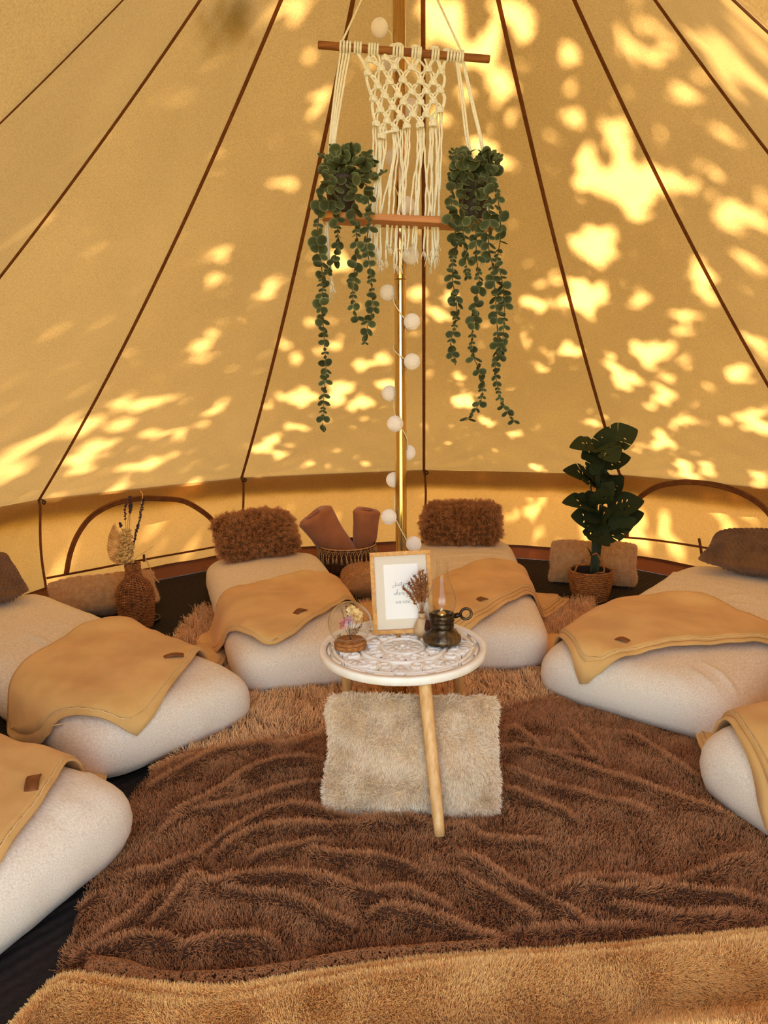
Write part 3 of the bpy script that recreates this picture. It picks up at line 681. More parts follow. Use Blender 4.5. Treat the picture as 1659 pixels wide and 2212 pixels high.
def ridge_field(X, Y_):
    P = np.stack([X, Y_], -1); Hh = np.zeros(X.shape)
    for k, L in enumerate(RID):
        L = crv(L, 4)[:, :2] if L.shape[1] == 2 else L
        best = np.full(X.shape, 9.); pr = np.zeros(X.shape); n = len(L)-1
        for i in range(n):
            a, b = L[i], L[i+1]; ab = b-a; t = np.clip(((P-a)@ab)/(ab@ab+1e-12), 0, 1); d = np.linalg.norm(P-a-t[..., None]*ab, axis=-1)
            m = d < best; best = np.where(m, d, best); pr = np.where(m, (i+t)/n, pr)
        w = .013+.004*math.sin(k*1.7)
        Hh = np.maximum(Hh, (.024+.006*math.sin(k*2.3))*np.exp(-(best/w)**2)*np.clip(np.minimum(pr, 1-pr)*7+.25, 0, 1))
    return Hh
NX, NY = 300, 190
gy = np.linspace(0, 1, NY); gx = np.linspace(0, 1, NX)
V = np.zeros((NY, NX, 3))
for j in range(NY):
    yy = -1.5+gy[j]*1.1; xl = np.interp(yy, [-1.5, -1.29, -1.0, -.75, -.6, -.45], [-.70, -.755, -.80, -.80, -.83, -.80])
    X = xl+(1.08-xl)*gx; V[j, :, 0] = X; V[j, :, 1] = -1.5+gy[j]*(np.interp(X, yt_x, yt_y)+1.5)
BZ = .013+.013*np.clip((V[:, :, 1]+.60)/.14, 0, 1)*(V[:, :, 0] < .62)
V[:, :, 2] = ridge_field(V[:, :, 0], V[:, :, 1])
for r in V:
    for p in r:
        dm = max(m.sd(p[:2]) for m in (MT[1], MT[2], MT[5], MT[6]))
        if dm > -.03: p[2] = p[2]*max(0, min(1, (.02-dm)/.05))
        if p[1] < -1.25: p[2] = p[2]*max(0, 1-(-1.25-p[1])/.05)
V[:, :, 2] += np.array([[0 if p[2] < .0005 else .004*noise.noise((p[0]*9, p[1]*14, 2))+.002*noise.noise((p[0]*30, p[1]*30, 4)) for p in r] for r in V])
V[:, :, 2] = np.maximum(V[:, :, 2], 0)+BZ
mbd = MB().grid(V.reshape(-1, 3), NX, NY)
throw = solid(mbd.make('fur_throw', m_dunder), .01, -1); tag(throw, 'large dark brown fur throw rucked into ridges across the middle of the floor', 'rug')
def dark_keep(C):
    k = np.ones(len(C))
    k[C[:, 1] < -1.33] = 0
    for n_, c in enumerate(C):
        if any(m.sd(c[:2]) > .03 for m in MT.values()): k[n_] = 0
    return k
fur('pile', throw, mbd.v, mbd.f, 230000, .025, .0007, f_dark, comb=(.1, -.35, .15), lay=.42, rough=.42, clump=.32, csize=.010, nscale=14, keep=dark_keep, seed=5, lvar=.45, kpts=3)
# lighter flat hem along its far edge
top_edge = [G(330, 1668, .02), G(400, 1642, .02), G(480, 1632, .022), G(560, 1622, .022), G(640, 1606, .022), G(690, 1590, .022), G(760, 1570, .02)]
hm = MB().tube(crv(top_edge, 6), .017, 8); oh = hm.make('fur_hem', m_tunder, throw, 'light tan hem of the throw')
fur('pile', oh, hm.v, hm.f, 7000, .018, .0008, f_shag, comb=(-.4, -.3, .2), lay=.7, rough=.4, clump=.3, seed=6, kpts=3)
# tan fur throw in front, its far edge rolled back over curly pile
edge_px = [(40, 2212), (95, 2150), (150, 2118), (260, 2132), (400, 2150), (540, 2140), (690, 2112), (860, 2083), (1100, 2064), (1330, 2046), (1659, 2016), (1850, 1996)]
EC = crv([G(x, y, .035) for x, y in edge_px], 22); ne = len(EC); V = []
nr = 30
for j in range(nr+1):
    for i in range(ne):
        p = EC[i]; f = i/ne
        roll = .5+.5*math.cos(min(1, abs(f-.35)/.35)*PI)
        t = j/nr
        yb = p[1]-(.0 if j == 0 else (1.0-.0)*0)
        if t < .2:               # rolled nose
            a = t/.2*PI; q = np.array([p[0], p[1]-.018*(1-math.cos(a))*.9, .014+.030*math.sin(a)*(.8+.5*roll)+.004])
        else:
            g = (t-.2)/.8; dd_ = .42*g**1.1; yy = p[1]-.032-dd_; vv_ = .105+.03*math.sin(p[0]*3.2+1)
            zq = .030-.026*math.exp(-((dd_-vv_)/.045)**2)+.020*math.exp(-((dd_-vv_-.10)/.05)**2)*(1+.4*math.sin(p[0]*5))-.012*min(1, dd_/.3)
            q = np.array([p[0]+(.02*g if f < .1 else 0), yy, .019+max(0, zq)+.003*noise.noise((p[0]*8, yy*12, 3))])
        V.append(q)
mbt = MB().grid(V, ne, nr+1)
tan = mbt.make('fur_throw', m_tunder); tag(tan, 'golden tan fur throw with rolled edge, lying closest to the camera', 'rug')
fur('pile', tan, mbt.v, [q for q in mbt.f], 150000, .019, .00055, f_tan, comb=(.05, -.45, .2), lay=.45, rough=.3, clump=.25, csize=.008, nscale=10, seed=7, kpts=3, lvar=.35, flip=True, keep=lambda C: (C[:, 1] > -1.47)*1.)
# curly sherpa underside showing along the roll
sh = crv([G(185, 2108, .03), G(260, 2118, .03), (G(340, 2140, .03)), G(480, 2138, .032), G(620, 2118, .03), G(760, 2090, .03), G(900, 2076, .028), G(1080, 2062, .024)], 14)
ms = MB(); ns = len(sh)
for k in range(2600):
    i = random.random()*(ns-1); p = sh[int(i)]+(sh[min(int(i)+1, ns-1)]-sh[int(i)])*(i-int(i)); a = random.uniform(0, PI); wdt = .026*(1-.6*i/ns)
    c = p+np.array([0, math.cos(a)*wdt+.012, math.sin(a)*.016+.006])
    ms.torus(c, random.uniform(.0022, .004), .0016, axis=RNG.normal(size=3), seg=7, rs=4)
mtb = MB().tube(sh+np.array([0, .012, -.004]), .017, 8).make('sherpa_lining', M('sherpa backing', (130, 82, 46), 1), tan, 'curly darker lining along the rolled edge')
ms.make('sherpa_curl', M('sherpa pile', (170, 112, 64), 1, col2=(140, 90, 50), vscale=60), mtb, kind='stuff')
# ------------------------------------------------------------------ cushions
def pillow(bl, br, h, t, lean, nu=40, nv=28, c=.06, disp=None, edge=.62, cr=.12):
    bl, br = np.array(bl), np.array(br); e1 = unit(br-bl); w = np.linalg.norm(br-bl)
    back = unit(np.array([-e1[1], e1[0], 0])); a = math.radians(lean); e2 = back*math.sin(a)+np.array([0, 0, math.cos(a)]); e3 = np.cross(e1, e2)   # e3 faces the camera
    cen = (bl+br)/2+e2*h/2
    V = []
    def P(u, v, s):
        T = (max(0, 1-u*u)*max(0, 1-v*v))**edge*t/2*1.08
        x = u*w/2*(1-c*(1-v*v))*math.sqrt(1-cr*v**8); y = v*h/2*(1-c*1.2*(1-u*u))*math.sqrt(1-cr*u**8)
        T2 = T+(disp(u, v, s)*min(1, T/(t*.12)) if disp else 0)
        T2 += .014*noise.noise((u*2.2, v*2.2, bl[0]*9+s))*min(1, T/(t*.2)); x += .012*noise.noise((u*1.5, v*1.5, bl[0]*5+7)); y += .012*noise.noise((u*1.5, v*1.5, bl[0]*5+17))
        return cen+e1*x+e2*y+e3*s*T2
    sp = lambda k, n: math.sin((k/n-.5)*PI*.98)/math.sin(.49*PI)
    mb = MB()
    for s in (1, -1):
        V = [P(sp(i, nu)*(1 if s > 0 else -1), sp(j, nv), s) for j in range(nv+1) for i in range(nu+1)]
        mb.grid(V, nu+1, nv+1)
    zmin = min(v[2] for v in mb.v)
    return mb, zmin, dict(cen=cen, e1=e1, e2=e2, e3=e3, w=w)
def settle(mb, z): 
    m = min(v[2] for v in mb.v); mb.v = [(v[0], v[1], v[2]+z-m) for v in mb.v]
    # the lowest part flattens on what carries it
    mb.v = [(v[0], v[1], v[2] if v[2] > z+.02 else z+(v[2]-z)*.5) for v in mb.v]
m_cush = M('cushion cloth', (120, 78, 44), 1)
m_cream = M('cream plush cloth', (214, 184, 140), 1)
f_cream = fur_mat('cream plush fur', (214, 180, 132), (253, 236, 202), .18)
f_beige = fur_mat('beige plush fur', (150, 100, 56), (224, 172, 110), .2)
def shag_cushion(bl, br, h, t, lean, z, label, seed, fm=None, n=17000, ln=.055, rad=.0012, cl=.7, cm=None):
    mb, _, q = pillow(bl, br, h, t, lean, cr=.22); settle(mb, z)
    o = mb.make('cushion', cm or m_cush); tag(o, label, 'cushion')
    fur('fur', o, mb.v, mb.f, n, ln, rad, fm or f_brown, comb=tuple(-.25*q['e2']+.1*q['e3']), lay=.45, rough=.55, clump=cl, csize=.03, nscale=12, curl=.004, seed=seed, lvar=.5)
    return o
zb = .232
shag_cushion(G(480, 1214, zb), G(655, 1191, zb), .32, .20, 52, .226, 'shaggy brown cushion leaning on the head of the mattress next to the fringed basket', 11)
shag_cushion(G(908, 1174, zb), G(1082, 1177, zb), .30, .20, 50, .226, 'shaggy brown cushion on the mattress head behind the framed print and pole', 12)
shag_cushion(G(728, 1306, 0), G(905, 1306, 0), .24, .19, 72, .012, 'plain beige plush cushion on the floor between two mattresses, below the fringed basket', 13, f_beige, 11000, .014, .0008, .3, M('beige plush cloth', (196, 142, 84), 1))
# big cream cushion under the table
def cream_disp(u, v, s):
    x = u*3.2; ch = -.006*sum(math.exp(-((x-q+.12*noise.noise((v*3, q, 1)))/.10)**2) for q in (-1.7, -.2, .9, 1.9))
    return ch+.006*noise.noise((u*7, v*6, s))
mb, _, q = pillow(G(700, 1756, .03), G(1092, 1753, .03),   .335, .13, 24, 60, 40, .05, cream_disp); settle(mb, .022)
oc = mb.make('cushion', m_cream); tag(oc, 'large cream plush cushion standing under the white table behind its front leg', 'cushion')
fur('fur', oc, mb.v, mb.f, 60000, .019, .0006, f_cream, comb=tuple(-.3*q['e2']), lay=.62, rough=.35, clump=.5, csize=.011, nscale=17, seed=14, kpts=4, lvar=.4)
# basket weave pillows
m_waffle = M('brown waffle cloth', (122, 84, 48), .9, col2=(100, 66, 36), vscale=12, sheen=.3, bump=.1, bscale=200)
def waffle(u, v, s):
    nu_, nv_ = 24, 22; r = math.floor((v+1)*nv_/2); a = ((u+1)*nu_/2+(r % 2)*.5) % 1; b = ((v+1)*nv_/2) % 1
    return .018*(math.sin(PI*a)*math.sin(PI*b))**.7-.006
for bl, br, lb, h, ln in ((G(1500, 1226, .25), G(1790, 1268, .25), 'brown basket weave pillow on the mattress past the monstera pot', .36, 74), (G(-150, 1332, .25), G(70, 1290, .25), 'brown basket weave pillow with a pointed corner, on the mattress before the wicker vase', .40, 72)):
    mb, _, q = pillow(bl, br, h, .17, ln, 200, 120, .05, waffle); settle(mb, .226); tag(mb.make('pillow', m_waffle), lb, 'pillow')
# chunky knitted cushions
m_knit = M('beige chunky knit', (206, 160, 104), 1, col2=(184, 136, 84), vscale=40, bump=.3, bscale=260, sheen=.4)
f_knit = fur_mat('knit fuzz', (180, 132, 80), (226, 182, 126), .2)
def knit(u, v, s):
    k = (u+1)*6; a = k % 1; r = ((v+1)*9+1.3*abs(a-.5)*2) % 1
    return .016*(math.sin(PI*a)**.5)*(.25+.75*math.sin(PI*r))-.005
for bl, br, h, ln, z, lb, sd_ in ((G(1180, 1256, .01), G(1379, 1269, .01), .30, 44, .002, 'beige chunky knit cushion leaning against the tent wall behind the monstera pot', 21), (G(105, 1352, .01), G(354, 1314, .01), .27, 60, .002, 'beige chunky knit cushion lying behind the wicker vase', 22)):
    mb, _, q = pillow(bl, br, h, .16, ln, 150, 110, .06, knit); settle(mb, z); o = mb.make('cushion', m_knit); tag(o, lb, 'cushion')
    fur('fuzz', o, mb.v, mb.f, 9000, .012, .0006, f_knit, lay=.4, rough=.7, clump=.1, seed=sd_, kpts=3)

# ------------------------------------------------------------------ pole and string lights
PB = np.array([-.005, .026, 0.]); PT = Y(862, 0, .026); PD = unit(PT-PB)
m_brass = M('polished steel pole', (214, 184, 124), .13, 1., spec=.5)
m_bronze = M('upper pole metal', (206, 170, 112), .18, 1., spec=.5)
pole = thing('tent_pole', 'shiny metal centre pole of the tent standing behind the white table', 'pole', tuple(PB))
zj = Y(866, 605, .026)[2]; Lj = zj/PD[2]; Lt = 3.37/PD[2]
pr = .0212
MB().lathe([(pr*.96, 0), (pr, .004), (pr, Lj-.003), (pr*.97, Lj)], PB, 40, PD).make('lower_tube', m_brass, pole)
MB().lathe([(pr*.97, Lj+.001), (pr, Lj+.004), (pr, Lt)], PB, 40, PD).make('upper_tube', m_bronze, pole)
MB().lathe([(pr*.95, Lj-.004), (pr*.95, Lj+.006)], PB, 32, PD).make('joint_ring', m_black, pole)
def polep(z): return PB+PD*(z/PD[2])
m_ball = M('white cotton thread ball', (255, 246, 232), .9, bump=.3, bscale=190, bstretch=(1, 1, 2.2), transl=.4, sheen=.2)
m_cable = M('clear pale cable', (232, 206, 156), .35)
sl_ = thing('string_lights', 'string of white cotton ball lights wound around the centre pole', 'string lights', tuple(PB+np.array([0, 0, .8])))
balls = [(820, 60, -1), (843, 149, -1), (887, 223, 1), (850, 331, 1), (877, 451, -1), (886, 557, -1), (838, 630, 1), (889, 697, -1), (889, 782, -1), (842, 850, 1), (853, 914, -1), (882, 980, 1), (851, 1040, 1), (840, 1114, -1), (893, 1172, -1)]
_nt2 = m_ball.node_tree; _nt2.nodes['Principled BSDF'].inputs['Emission Color'].default_value = (1, .84, .62, 1); _nt2.nodes['Principled BSDF'].inputs['Emission Strength'].default_value = .05   # the tiny lamps inside are on
bm_ball = None; wind = []
for px, py, sg in balls:
    z = Y(px, py, .026)[2]; c = polep(z); lx = Y(px, py, .026)[0]-c[0]; rr = .052
    off = np.array([lx, sg*math.sqrt(max(rr*rr-lx*lx, 0.0)), 0]); p = c+off
    if bm_ball is None:
        mb = MB(); mb.ball((0, 0, 0), .0285, 24, 14)
        for k in range(46):          # wound threads standing proud of the ball
            ax = unit(RNG.normal(size=3)); d = random.uniform(-.6, .6); R_ = .0287*math.sqrt(1-d*d); mb.torus(ax*d*.0287, R_, .0006, axis=ax, seg=22, rs=4)
        bm_ball = mb.mesh('cotton_ball', m_ball)
    o = link('cotton_ball', bm_ball, sl_); o.matrix_basis = Matrix.Translation(p) @ Matrix.Rotation(px*1.0, 4, 'X') @ Matrix.Rotation(py*.3, 4, 'Z')
    wind.append((z, math.atan2(off[1], off[0]), p))
path = []
for k in range(len(wind)-1):
    (z0, a0, p0), (z1, a1, p1) = wind[k], wind[k+1]
    d = (a1-a0)
    while d < 0.4: d += 2*PI         # wound the same way round all the way down
    n = 22
    for i in range(n):
        t = i/n; a = a0+d*t; c = polep(z0+(z1-z0)*t); r = pr+.0035+.020*max(0, 1-6*min(t, 1-t))
        path.append(c+np.array([math.cos(a), math.sin(a), 0])*r)
MB().tube(path, .0021, 6).make('cable', m_cable, sl_)

# ------------------------------------------------------------------ macrame hanger with its shelf
YM = -.13
Q = lambda px, py: Y(px, py, YM)
Zm = lambda x, y, dy=0.: Y(600+x/2.9625, y/2.9625, YM+dy)
m_cord = M('cream cotton cord', (255, 250, 230), .95, col2=(248, 236, 206), vscale=120, bump=.4, bscale=260, bstretch=(1, 1, 2.5), sheen=.3, transl=.18)
m_dowel = M('brown wooden dowel', (150, 92, 40), .6, col2=(112, 64, 26), vscale=30, stretch=(.3, 3, 3))
m_board = M('orange brown shelf board', (190, 124, 62), .5, col2=(166, 102, 46), vscale=26, stretch=(.15, 3, 3))
mac = thing('macrame_hanger', 'cream macrame wall hanging on a wooden dowel, carrying a narrow plant shelf', 'macrame', tuple(Q(870, 110)))
d0, d1 = Q(687, 97), Q(1058, 128); dv = unit(d1-d0); rd = .0115
bevel(MB().lathe([(rd*.9, 0), (rd, .002), (rd, np.linalg.norm(d1-d0)-.002), (rd*.9, np.linalg.norm(d1-d0))], d0, 20, dv).make('dowel', m_dowel, mac), .001)
cr_ = .0040
hk = Y(863, -185, -.01)
for a in ((738, 92), (998, 114)): MB().tube(crv([Q(*a), Q(*a)*.5+hk*.5+np.array([0, 0, -.004]), hk], 6), .0034, 6).make('hanging_cord', m_cord, mac)
MB().torus(PB+PD*(hk[2]/PD[2]), .030, .004, axis=PD, seg=24, rs=6).make('pole_loop', m_cord, mac)
lp = MB(); lp.torus((0, 0, 0), rd+cr_*.9, cr_, axis=dv, seg=16, rs=6); lpm = lp.mesh('cord_loop', m_cord)
for grp in ((403, 423, 443, 463), (494, 512, 530), (585, 602, 620, 638), (742, 762, 782, 798), (862, 880, 898, 912), (990, 1008, 1026), (1088, 1108, 1128, 1148, 1166, 1182)):
    for x in grp:
        t = (x/2.9625+600-687)/(1058-687); o = link('cord_loop', lpm, mac); o.matrix_basis = Matrix.Translation(d0+(d1-d0)*t)
for x, y in ((770, 290), (880, 303), (1000, 308), (1085, 325), (745, 295)):
    MB().ball(Zm(x, y), .011, 10, 7, (1.5, .8, .7)).make('cord_bump', m_cord, mac)
KN = [(585,385),(690,372),(660,440),(750,430),(860,435),(960,445),(1045,460),(575,468),(715,525),(800,515),(915,525),(995,530),(640,555),(770,610),(860,590),(950,585),(1040,580),(612,632),(685,615),(805,655),(910,655),(995,650),(655,705),(735,690),(785,750),(865,735),(950,735),(1035,705),(630,790),(700,775),(825,805),(910,800),(995,790),(750,830),(665,870)]
kb = MB()
for k in range(3):
    z = (k-1)*.0052; kb.tube(crv([(-.0085, .002, z-.001), (-.004, -.005, z+.001), (.004, -.005, z-.001), (.0085, .002, z+.001)], 4), .0034, 6)
kb.tube([(-.009, .001, -.007), (-.010, .0, 0), (-.008, .001, .007)], .0034, 6); kb.tube([(.009, .001, -.007), (.010, .0, 0), (.008, .001, .007)], .0034, 6)
kbm = kb.mesh('knot', m_cord)
net = MB()
def cordp(a, b, bow, r=cr_*.9, dz=0.):
    a, b = np.array(a, float), np.array(b, float); m = (a+b)/2+np.array([bow, 0]); q1 = a*.72+b*.28+np.array([bow*.9, 0]); q2 = a*.28+b*.72+np.array([bow*.7, 0])
    net.tube([Zm(*p, dz+random.uniform(-.002, .002)) for p in crv([a, q1, q2, b], 4)], r, 6)
used_down = {}
for (x, y) in KN:
    o = link('knot', kbm, mac); o.matrix_basis = Matrix.Translation(Zm(x, y, -.003)) @ Matrix.Rotation(random.uniform(-.2, .2), 4, 'Y') @ Matrix.Scale(random.uniform(1.0, 1.1), 4)
    for sg in (-1, 1):
        c = [(abs((X-x)*sg-42)+.8*abs(Y_-y-78), X, Y_) for X, Y_ in KN if 30 < Y_-y < 135 and -12 < (X-x)*sg < 95 and (X, Y_) != (x, y)]
        c.sort(); used_down[(x, y, sg)] = bool(c) and c[0][0] < 75
        if used_down[(x, y, sg)]:
            _, X, Y_ = c[0]
            for off in (3, 15): cordp((x+sg*off*.9, y+7), (X-sg*(15-off)*.9, Y_-9), sg*(7+off*.9), dz=.002*(off > 8), r=cr_*.82)
top_links = [((505,340),(575,468)),((515,340),(572,460)),((590,340),(580,380)),((625,345),(592,380)),((640,345),(655,430)),((605,345),(650,435)),((740,355),(690,365)),((755,360),(700,372)),((690,372),(740,425)),((685,375),(665,435)),((790,365),(758,425)),((770,365),(748,420)),
 ((805,365),(850,430)),((870,370),(865,430)),((905,375),(870,432)),((890,372),(950,440)),((940,380),(955,440)),((990,385),(965,440)),((1015,385),(1038,455)),((1030,388),(1045,455)),((1070,390),(1052,455)),((1078,392),(1066,440)),((1000,388),(970,445)),((1066,440),(1050,465)),((915,376),(880,430))]
for a, b in top_links: cordp(a, b, 5*np.sign(b[0]-a[0]))
for a, b in (((1050,465),(1046,575)),((1055,465),(1052,575)),((1048,590),(1045,700)),((1056,590),(1052,700)),((566,475),(604,628)),((572,475),(610,628)),((605,640),(622,785)),((612,640),(628,785))): cordp(a, b, (18 if a[0] > 900 else -10))
net.make('net_cord', m_cord, mac, kind='stuff')
FR = [(612,800,640,1640),(622,800,600,1560),(640,800,660,1655),(650,880,585,1700),(662,880,650,1690),(674,880,560,1640),(690,790,615,1600),(744,840,690,1660),(756,840,625,1590),(738,840,700,1560),(770,830,720,1580),(800,815,790,1700),(815,815,760,1690),(830,815,745,1680),(842,815,800,1540),(895,810,860,1560),(905,810,830,1600),(918,810,880,1640),(930,810,875,1560),(975,800,935,1600),(985,800,1000,1660),(995,800,960,1640),(1008,800,1010,1600),(1022,715,1025,1560),(1036,715,985,1700),(1050,715,1015,1640),(935,815,990,1590),(785,830,815,1600)]
for x0, y0, x1, y1 in FR:
    xm = (x0*.55+x1*.45)+random.uniform(-10, 10); pts = [(x0, y0), (x0+random.uniform(-8, 8), y0+(y1-y0)*.2), (xm, y0+(y1-y0)*.45), (xm*.4+x1*.6+random.uniform(-9, 9), y0+(y1-y0)*.72), (x1, y1)]
    P = [Zm(p[0]+1.8*math.sin(k*1.3+x0), p[1], .004*math.sin(k*.7+x0)+.012) for k, p in enumerate(crv(pts, 7))]
    mb = MB().tube(P, [.0033]*(len(P)-2)+[.0036, .003], 6)
    for k in range(7):
        e = P[-1]; d = np.array([random.uniform(-.012, .012), random.uniform(-.006, .006), -random.uniform(.018, .034)]); mb.tube([e, e+d*.5+np.array([d[0]*.2, 0, 0]), e+d], .0009, 4)
    mb.make('fringe_cord', m_cord, mac)
for L in ([(737, 106), (722, 210), (712, 315), (706, 465)], [(743, 107), (727, 210), (716, 316), (708, 465)], [(750, 108), (733, 205), (719, 318), (712, 465)], [(756, 109), (738, 210), (722, 320), (714, 465)],
          [(985, 128), (997, 220), (1011, 322), (1046, 474)], [(998, 130), (1020, 230), (1042, 330), (1054, 474)], [(989, 128), (1003, 225), (1016, 324), (1050, 474)], [(1001, 130), (1024, 230), (1045, 330), (1058, 474)]):
    MB().tube([Q(*p) for p in crv(L, 6)], .0036, 6).make('side_cord', m_cord, mac)
for L in ([(704, 476), (705, 530), (712, 590), (720, 618)], [(708, 476), (710, 540), (716, 600), (714, 632)], [(706, 476), (702, 520), (710, 560), (713, 600)], [(1048, 486), (1040, 530), (1042, 560)], [(1052, 486), (1046, 525), (1040, 552)]):
    P = [Q(*p) for p in crv(L, 6)]; mb = MB().tube(P, .0036, 6)
    for k in range(6): e = P[-1]; mb.tube([e, e+np.array([random.uniform(-.012, .012), random.uniform(-.005, .005), -random.uniform(.015, .03)])], .0009, 4)
    mb.make('tail_cord', m_cord, mac)
s0, s1 = Q(698, 471), Q(1068, 488); sv = (s1-s0)/2; su_ = unit(np.cross(s1-s0, [0, 1, 0]))*-1
if su_[2] < 0: su_ = -su_
bevel(MB().box((s0+s1)/2, sv, np.array([0, .050, 0]), su_*.010).make('shelf_board', m_board, mac), .0015)

# ------------------------------------------------------------------ trailing eucalyptus in pots on the shelf
def leafmat(name, c, rim):
    m = bpy.data.materials.new(name); m.use_nodes = True; nt = m.node_tree; N = nt.nodes; L = nt.links; b = N['Principled BSDF']
    b.inputs['Roughness'].default_value = .75; b.inputs['Specular IOR Level'].default_value = .15
    at = N.new('ShaderNodeAttribute'); at.attribute_name = 'rim'; mx = N.new('ShaderNodeMix'); mx.data_type = 'RGBA'
    mx.inputs[6].default_value = (*lin(c), 1); mx.inputs[7].default_value = (*lin(rim), 1); L.new(at.outputs['Fac'], mx.inputs[0])
    oi = N.new('ShaderNodeObjectInfo'); mr = N.new('ShaderNodeMapRange'); mr.inputs[3].default_value = .7; mr.inputs[4].default_value = 1.35; L.new(oi.outputs['Random'], mr.inputs[0])
    v = N.new('ShaderNodeVectorMath'); v.operation = 'SCALE'; L.new(mx.outputs[2], v.inputs[0]); L.new(mr.outputs[0], v.inputs['Scale']); L.new(v.outputs[0], b.inputs['Base Color'])
    return m
m_euc = leafmat('eucalyptus leaf', (62, 66, 36), (122, 124, 84)); m_stem = M('brown green stem', (78, 62, 36), .8); m_pot = M('dark grey pot', (58, 46, 40), .6); m_soil = M('dark soil', (34, 26, 20), 1)
def round_leaf(cup, asp):
    V = [(0, .5, 0)]; rim = [0.]; n = 14
    for ring, f in ((1, .45), (2, .86), (3, 1.)):
        for k in range(n):
            a = 2*PI*k/n; x = .5*math.sin(a)*f*asp*(1-.10*math.cos(a)); y = .5-.5*math.cos(a)*f
            V.append((x, y, cup*((x*x)*1.2+(y-.5)**2)-.03*math.exp(-(x/.06)**2)*f)); rim.append((0, .15, 1.)[ring-1])
    F = [(0, 1+k, 1+(k+1) % n) for k in range(n)]
    for r in range(2):
        for k in range(n): F.append((1+r*n+k, 1+(r+1)*n+k, 1+(r+1)*n+(k+1) % n, 1+r*n+(k+1) % n))
    V += [(0, -.18, 0), (.02, 0, .01), (-.02, 0, .01)]; rim += [0, 0, 0]; F.append((len(V)-3, len(V)-2, len(V)-1))
    me = MB().add(V, F).mesh('leaf', m_euc); a = me.attributes.new('rim', 'FLOAT', 'POINT'); a.data.foreach_set('value', rim[:len(me.vertices)]); return me
EUC = [round_leaf(.35, .95), round_leaf(-.3, .85), round_leaf(.7, 1.02), round_leaf(.2, .62)]
def put(parent, me, pos, d, nrm, s, name='leaf'):
    d = unit(d); x = unit(np.cross(d, nrm)); z = np.cross(x, d)
    o = link(name, me, parent); o.matrix_basis = Matrix(((x[0]*s, d[0]*s, z[0]*s, pos[0]), (x[1]*s, d[1]*s, z[1]*s, pos[1]), (x[2]*s, d[2]*s, z[2]*s, pos[2]), (0, 0, 0, 1))); return o
board_top = lambda px: ((s0+s1)/2+su_*.010)[2]+(Q(px, 478)[0]-((s0+s1)/2)[0])*(s1[2]-s0[2])/(s1[0]-s0[0])
def euc(px, label, strands, crown, seed, tw):
    rg = np.random.default_rng(seed); x = Q(px, 470)[0]; zt = board_top(px)+.003; base = np.array([x, YM, zt])
    t = thing('potted_eucalyptus', label, 'plant', tuple(base))
    MB().lathe([(.036, 0), (.0385, .004), (.052, .098), (.055, .1), (.055, .112), (.050, .112), (.049, .098)], base, 28, capt=False).make('pot', m_pot, t)
    MB().lathe([(.0488, .098), (.02, .101), (.001, .102)], base, 20, capb=False, capt=False).make('soil', m_soil, t)
    top = base+np.array([0, 0, .11])
    for st in strands:
        yo = rg.uniform(-.088, -.066); P = crv(st, 6); n = len(P); W = []
        for k, p in enumerate(P): W.append(Y(p[0], p[1], YM+yo))
        W = np.array(W); root = top+np.array([rg.uniform(-.02, .02), rg.uniform(-.02, .01), 0]); W = np.vstack([crv([root, (root+W[0])/2+np.array([0, 0, .03]), W[0]], 3)[:-1], W])
        MB().tube(W, np.linspace(.0021, .001, len(W)), 5).make('stem', m_stem, t)
        L = np.r_[0, np.cumsum(np.linalg.norm(np.diff(W, axis=0), axis=1))]; s = .03; pair = 0
        while s < L[-1]:
            p = np.array([np.interp(s, L, W[:, k]) for k in range(3)]); q = np.array([np.interp(min(s+.01, L[-1]), L, W[:, k]) for k in range(3)]); d = unit(q-p+1e-9) if s < L[-1]-.002 else np.array([0, 0, -1.])
            f = s/L[-1]; node = rg.random()
            size = (.039-.012*f)*rg.uniform(.75, 1.08)
            if (int(s/.05)+seed) % 4 == 3: size *= .58
            a = pair*1.3+rg.uniform(-.5, .5)
            for sg in (-1, 1):
                side = np.array([sg*math.cos(a)*1., math.sin(a)*sg*.8-.1, 0]); dd = unit(side+d*rg.uniform(.25, .9)+np.array([0, 0, -.1]))
                nr = unit(np.array([rg.normal()*.5, -1.0+rg.normal()*.4, rg.normal()*.5+.2]))
                put(t, EUC[rg.integers(0, 4) if size > .024 else 3], p, dd, nr, size)
            s += size*rg.uniform(.6, .95); pair += 1
    (cx, cy, rx, ry), n = crown
    cc = Y(cx, cy, YM)
    for k in range(n):
        u = unit(rg.normal(size=3)); u[1] = -abs(u[1]) if rg.random() < .75 else u[1]
        p = cc+u*np.array([rx*2.4/1500, .06, ry*2.4/1500])*rg.uniform(.55, 1.)
        d = unit(u*np.array([1, .6, 1])+rg.normal(size=3)*.5+np.array([0, 0, -.2]))
        nr = unit(np.array([0, -.8, .6])+u*.6+rg.normal(size=3)*.35)
        put(t, EUC[rg.integers(0, 3)], p-d*.015, d, nr, .042*rg.uniform(.7, 1.1))
    for sp in tw:
        P = [top]+[Y(a, b, YM-.02) for a, b in sp]; P = crv(P, 5); MB().tube(P, np.linspace(.002, .001, len(P)), 5).make('stem', m_stem, t)
        for k in range(3, len(P), 2):
            for sg in (-1, 1): put(t, EUC[3], P[k], np.array([sg, -.2, .7]), np.array([.2*sg, -1, .3]), .026*(1-.5*k/len(P)))
